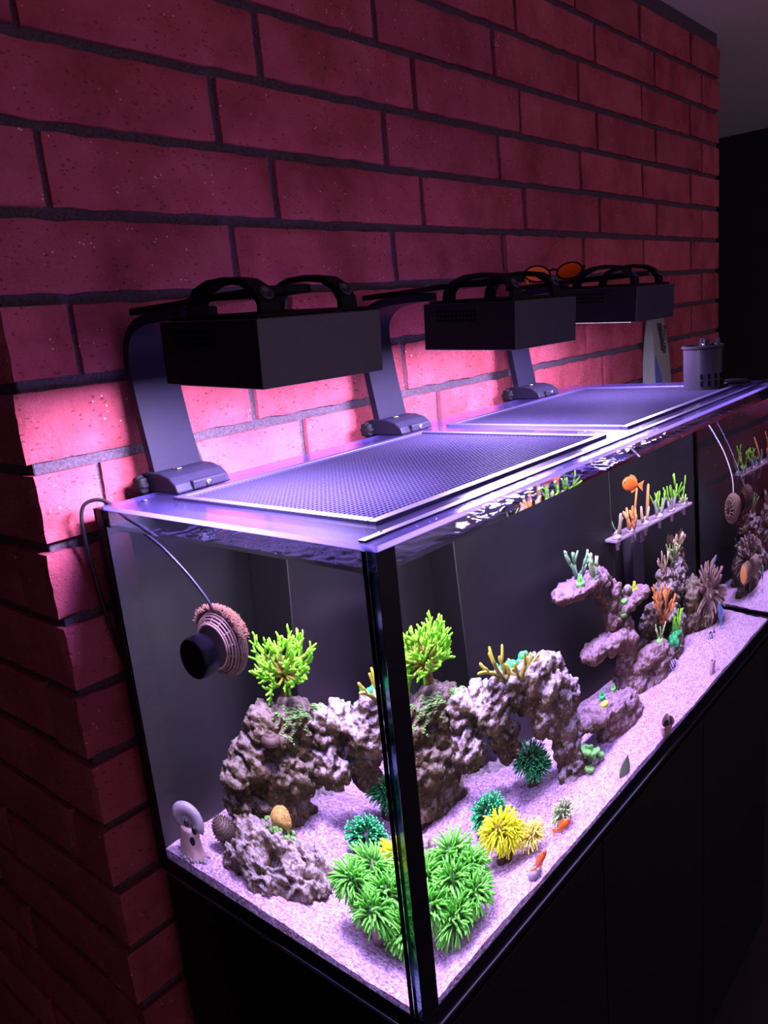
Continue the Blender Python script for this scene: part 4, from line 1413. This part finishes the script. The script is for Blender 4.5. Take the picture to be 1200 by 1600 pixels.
# ------------------------------------------------------------------ circulation pumps
def pump(name, label, face, x, y, z, r, with_magnet=True):
    """wet pump on the inside of a side pane; face=+1 points into +x, -1 into -x"""
    t = thing(name, label, 'pump', (x, y, z))
    X = Matrix.Rotation(face*PI/2, 4, 'Y')
    body = [(r*.62, .003), (r*.66, .008), (r*.80, .016), (r*.92, .026), (r*.94, .036), (r*.84, .046), (r*.60, .054), (r*.25, .058)]
    MB().lathe(body, 36, X).build('housing', INSIDE, t, angle=40)
    for k in range(12):
        zz = .0035+.0043*k
        for (r0, z0), (r1, z1) in zip(body, body[1:]):
            if z0 <= zz <= z1:
                rr = (r0+(r1-r0)*(zz-z0)/(z1-z0))*1.05
        pts = [X @ Vector((rr*math.cos(q), rr*math.sin(q), zz)) for q in [2*PI*i/40 for i in range(41)]]
        MB().tube(pts, .0017, 6).build('cage_ring', RIB, t)
    for k in range(14):
        q = 2*PI*k/14
        MB().tube([X @ Vector((rr*1.04*math.cos(q), rr*1.04*math.sin(q), zz)) for rr, zz in body], .0011, 5).build('cage_rib', RIB, t)
    return t
pz = (.300, -.163)
pm = pump('circulation_pump', 'algae furred circulation pump inside the near side glass', 1, G+.001, .290, -.158, .043)
# furry algae cap on the upper part
b = MB()
rnd = random.Random(12)
for i in range(2600):
    a = rnd.uniform(.35, 2.7)
    ax = rnd.uniform(.020, .056)
    rr = .043*(1.02-.5*((ax-.012)/.06)**2)
    base = Vector((ax, -rr*math.cos(a), rr*math.sin(a)))
    d = Vector((rnd.gauss(.2, .4), -math.cos(a)+rnd.gauss(0, .4), math.sin(a)+rnd.gauss(0, .4))).normalized()
    b.tube([base, base+d*rnd.uniform(.004, .010)], [.0008, .0003], 3)
b.ball((.038, .004, .008), (.020, .033, .034), seg=20, rings=12)
stuff(b.build('algae_fur', FUR, pm))
mg = MB().lathe([(.0255, 0.001), (.0262, .003), (.0262, .019), (.0245, .0215), (.0225, .0215), (.0222, .0205)], 40, Matrix.Translation((0, .291, -.163)) @ Matrix.Rotation(-PI/2, 4, 'Y'))
mo = mg.build('pump_magnet', SEAL, None, angle=35)
tag(mo, 'round black pump magnet stuck on the outside of the near side glass', 'magnet')
# cable from the pump up and out over the back corner
cp = [(.030, .290, -.112), (.028, .296, -.100), (.022, .318, -.075), (.016, .345, -.052), (.014, .372, -.036), (.014, .41, -.022), (.012, .445, -.010), (.006, .475, .009), (-.006, .490, .012), (-.016, .499, .002), (-.017, .505, -.03), (-.010, .511, -.10), (.004, .515, -.20), (.030, .517, -.32), (.055, .518, -.50), (.06, .518, -.9), (.07, .515, -1.38)]
def smooth_path(p, n=6):
    p = [Vector(q) for q in p]
    o = []
    for i in range(len(p)-1):
        a, b_, c, d = p[max(i-1, 0)], p[i], p[i+1], p[min(i+2, len(p)-1)]
        for k in range(n):
            f = k/n
            o.append(0.5*((2*b_)+(-a+c)*f+(2*a-5*b_+4*c-d)*f*f+(-a+3*b_-3*c+d)*f**3))
    o.append(p[-1])
    return o
cab_o = MB().tube(smooth_path(cp), .0026, 8).build('pump_cable', CABLE)
tag(cab_o, 'black pump cable rising from the furred pump over the back rim', 'cable')
pm2 = pump('circulation_pump', 'brown circulation pump on the far end glass, beside a looping cable', -1, TL-G-.001, .237, -.268, .034)
b = MB().ball((-.030, 0, .006), (.022, .028, .028), seg=18, rings=12)
b.build('algae_fur', FUR, pm2)
cp2 = [(TL-.035, .240, -.235), (TL-.022, .262, -.200), (TL-.018, .31, -.150), (TL-.020, .36, -.11), (TL-.022, .41, -.07), (TL-.022, .43, -.02)]
o = MB().tube(smooth_path(cp2), .0022, 8).build('pump_cable', WHITEC)
tag(o, 'thin pale cable curving down the far end glass to its pump', 'cable')
t = thing('wavemaker', 'low orange fronted wavemaker on the far end glass', 'pump', (TL-G-.001, .165, -.42))
X = Matrix.Rotation(-PI/2, 4, 'Y')
MB().lathe([(.022, 0.0), (.026, .006), (.026, .028), (.022, .032)], 28, X).build('housing', RIB, t, angle=40)
MB().lathe([(.021, .0315), (.021, .034), (.012, .036), (.003, .0365)], 28, X).build('front', ORANGE, t, angle=40)

# ------------------------------------------------------------------ things on and around the lid
cup = thing('overflow_cup', 'smoked grey slotted cup standing at the far end of the lid', 'cup', (1.165, .108, LT))
prof = [(.0375, 0.0), (.0385, .001), (.0390, .045), (.0392, .082), (.0425, .084), (.0430, .088), (.0400, .089), (.0365, .089), (.036, .02)]
MB().lathe(prof, 48, cap1=True).build('body', CUPM, cup, angle=35)
for k in range(9):
    a = -2.9+k*.36
    for zz in (.008, .022):
        m4 = Matrix.Rotation(a, 4, 'Z') @ Matrix.Translation((.0392, 0, zz))
        MB().box((-.0008, -.0022, 0), (.0008, .0022, .011), mat=m4).build('slot', HOLE, cup, smooth=False)
for a in (-2.6, -1.3, 0.4):
    m4 = Matrix.Rotation(a, 4, 'Z') @ Matrix.Translation((.028, 0, .084))
    MB().box((-.004, -.005, 0), (.004, .005, .018), mat=m4, b=.001).build('clip', LAMPD, cup, smooth=False)
MB().box((.010, -.006, .087), (.052, .006, .090), b=.001).build('spout', STEEL, cup, smooth=False)
vent = thing('lid_vent', 'round black slatted vent disc at the far corner of the lid', 'vent', (1.262, .078, LT))
MB().lathe([(.033, 0), (.034, .002), (.033, .004), (.028, .0045)], 40).build('disc', SEAL, vent, angle=40)
for k in range(9):
    yy = -.024+k*.006
    hw = math.sqrt(max(1e-6, .028**2-yy*yy))
    MB().box((-hw, yy-.0012, .0042), (hw, yy+.0012, .0062), b=.0004).build('slat', LAMPB, vent, smooth=False)

# sunglasses on the far lamp's rail
sg_ = thing('sunglasses', 'orange lensed black sunglasses lying on top of the far lamp arm', 'glasses', (1.072, .392, .2535), None, (0, 0, math.radians(-62)))
for s in (-1, 1):
    ol = []
    for i in range(28):
        a = 2*PI*i/28
        x = .027*math.cos(a)*(1-.08*math.sin(a)); z = .0165*math.sin(a)+.002*math.cos(a)*s
        ol.append(Vector((x, 0, z)))
    c = Vector((s*.034, 0, .0185))
    m4 = Matrix.Translation(c) @ Matrix.Rotation(-s*.18, 4, 'Z')
    lens = MB()
    lens.ring_loft([[m4 @ (p*.93+Vector((0, -.0008, 0))) for p in ol], [m4 @ (p*.93+Vector((0, .0008, 0))) for p in ol]])
    lens.build('lens', LENSO, sg_, smooth=False)
    MB().tube([m4 @ p for p in ol]+[m4 @ ol[0]], .0019, 8).build('rim', LAMPD, sg_)
    tp = [(s*.062, .004, .024), (s*.066, .010, .025), (s*.066, .05, .022), (s*.064, .095, .016)]
    te = MB().tube(smooth_path(tp, 4), .0022, 8).build('temple', LAMPD, sg_)
    MB().tube([(s*.064, .092, .0165), (s*.062, .112, .012), (s*.060, .128, .004)], [.003, .0036, .0028], 8, round_tip=True).build('temple_tip', TIPO, te)
MB().tube([(-.009, .001, .022), (0, -.001, .025), (.009, .001, .022)], .002, 8).build('bridge', LAMPD, sg_)

# paper bag hanging behind the far end
bx = thing('product_bag', 'narrow pale printed bag hanging on the brick wall past the aquarium', 'bag', (1.90, WY-.022, -.14))
b = MB()
secs = []
for zz, hw, th, dx in ((0, .062, .018, .010), (.06, .064, .020, .010), (.15, .060, .018, .004), (.22, .052, .014, .0), (.28, .048, .006, 0), (.30, .048, .002, 0)):
    secs.append([Vector((dx-hw, -th, zz)), Vector((dx-hw*.3, -th*1.15, zz)), Vector((dx+hw, -th, zz)), Vector((dx+hw, th, zz)), Vector((dx-hw, th, zz))])
b.ring_loft(secs)
b.build('bag_body', BAGM, bx, angle=30)
b = MB()
b.add([(-.053, -.0195, .0), (-.010, -.0225, .0), (-.030, -.0212, .10), (-.056, -.0195, .14)], [(0, 1, 2, 3)])
bb = MB()
rings = []
for dy_ in (0, .001):
    rings.append([Vector((-.053, -.0212+dy_, .0)), Vector((.004, -.0250+dy_, .0)), Vector((-.016, -.0238+dy_, .10)), Vector((-.054, -.0212+dy_, .17))])
bb.ring_loft(rings)
bb.build('blue_swoosh', BAGB, bx, smooth=False)
MB().box((.030, -.006, .292), (.044, .006, .312), b=.002).build('hook', LAMPD, bx, smooth=False)
MB().box((.034, -.004, .30), (.040, .021, .306), b=.001).build('nail', LAMPD, bx, smooth=False)
def text(s, name, size, loc, parent, rot, mat):
    cu = bpy.data.curves.new(name, 'FONT')
    cu.body = s
    cu.size = size
    cu.extrude = .0004
    cu.align_x = 'CENTER'
    tmp = bpy.data.objects.new(name, cu)
    COL.objects.link(tmp)
    dg = bpy.context.evaluated_depsgraph_get()
    me = bpy.data.meshes.new_from_object(tmp.evaluated_get(dg))
    bpy.data.objects.remove(tmp)
    me.materials.clear()
    me.materials.append(mat)
    o = link(name, me, parent, loc)
    o.rotation_euler = rot
    return o
text('PHILIPS', 'printed_word', .027, (.012, -.0190, .212), bx, (PI/2, PI/2+.06, 0), BLACKP)
bpy.data.objects['printed_word'].data.transform(Matrix.Scale(2.2, 4, Vector((0, 0, 1))))
b = MB()
rg = []
for zz, x0_, x1_ in ((.262, -.014, -.004), (.240, -.015, .000), (.222, -.012, .001), (.214, -.009, .001), (.190, -.009, .004), (.178, -.005, .005)):
    rg.append([Vector((x0_, -.0185-(.262-zz)*.05, zz)), Vector((x1_, -.0185-(.262-zz)*.05, zz)), Vector((x1_, -.0150-(.262-zz)*.05, zz)), Vector((x0_, -.0150-(.262-zz)*.05, zz))])
b.ring_loft(rg).build('printed_block', BLACKP, bx, smooth=False)
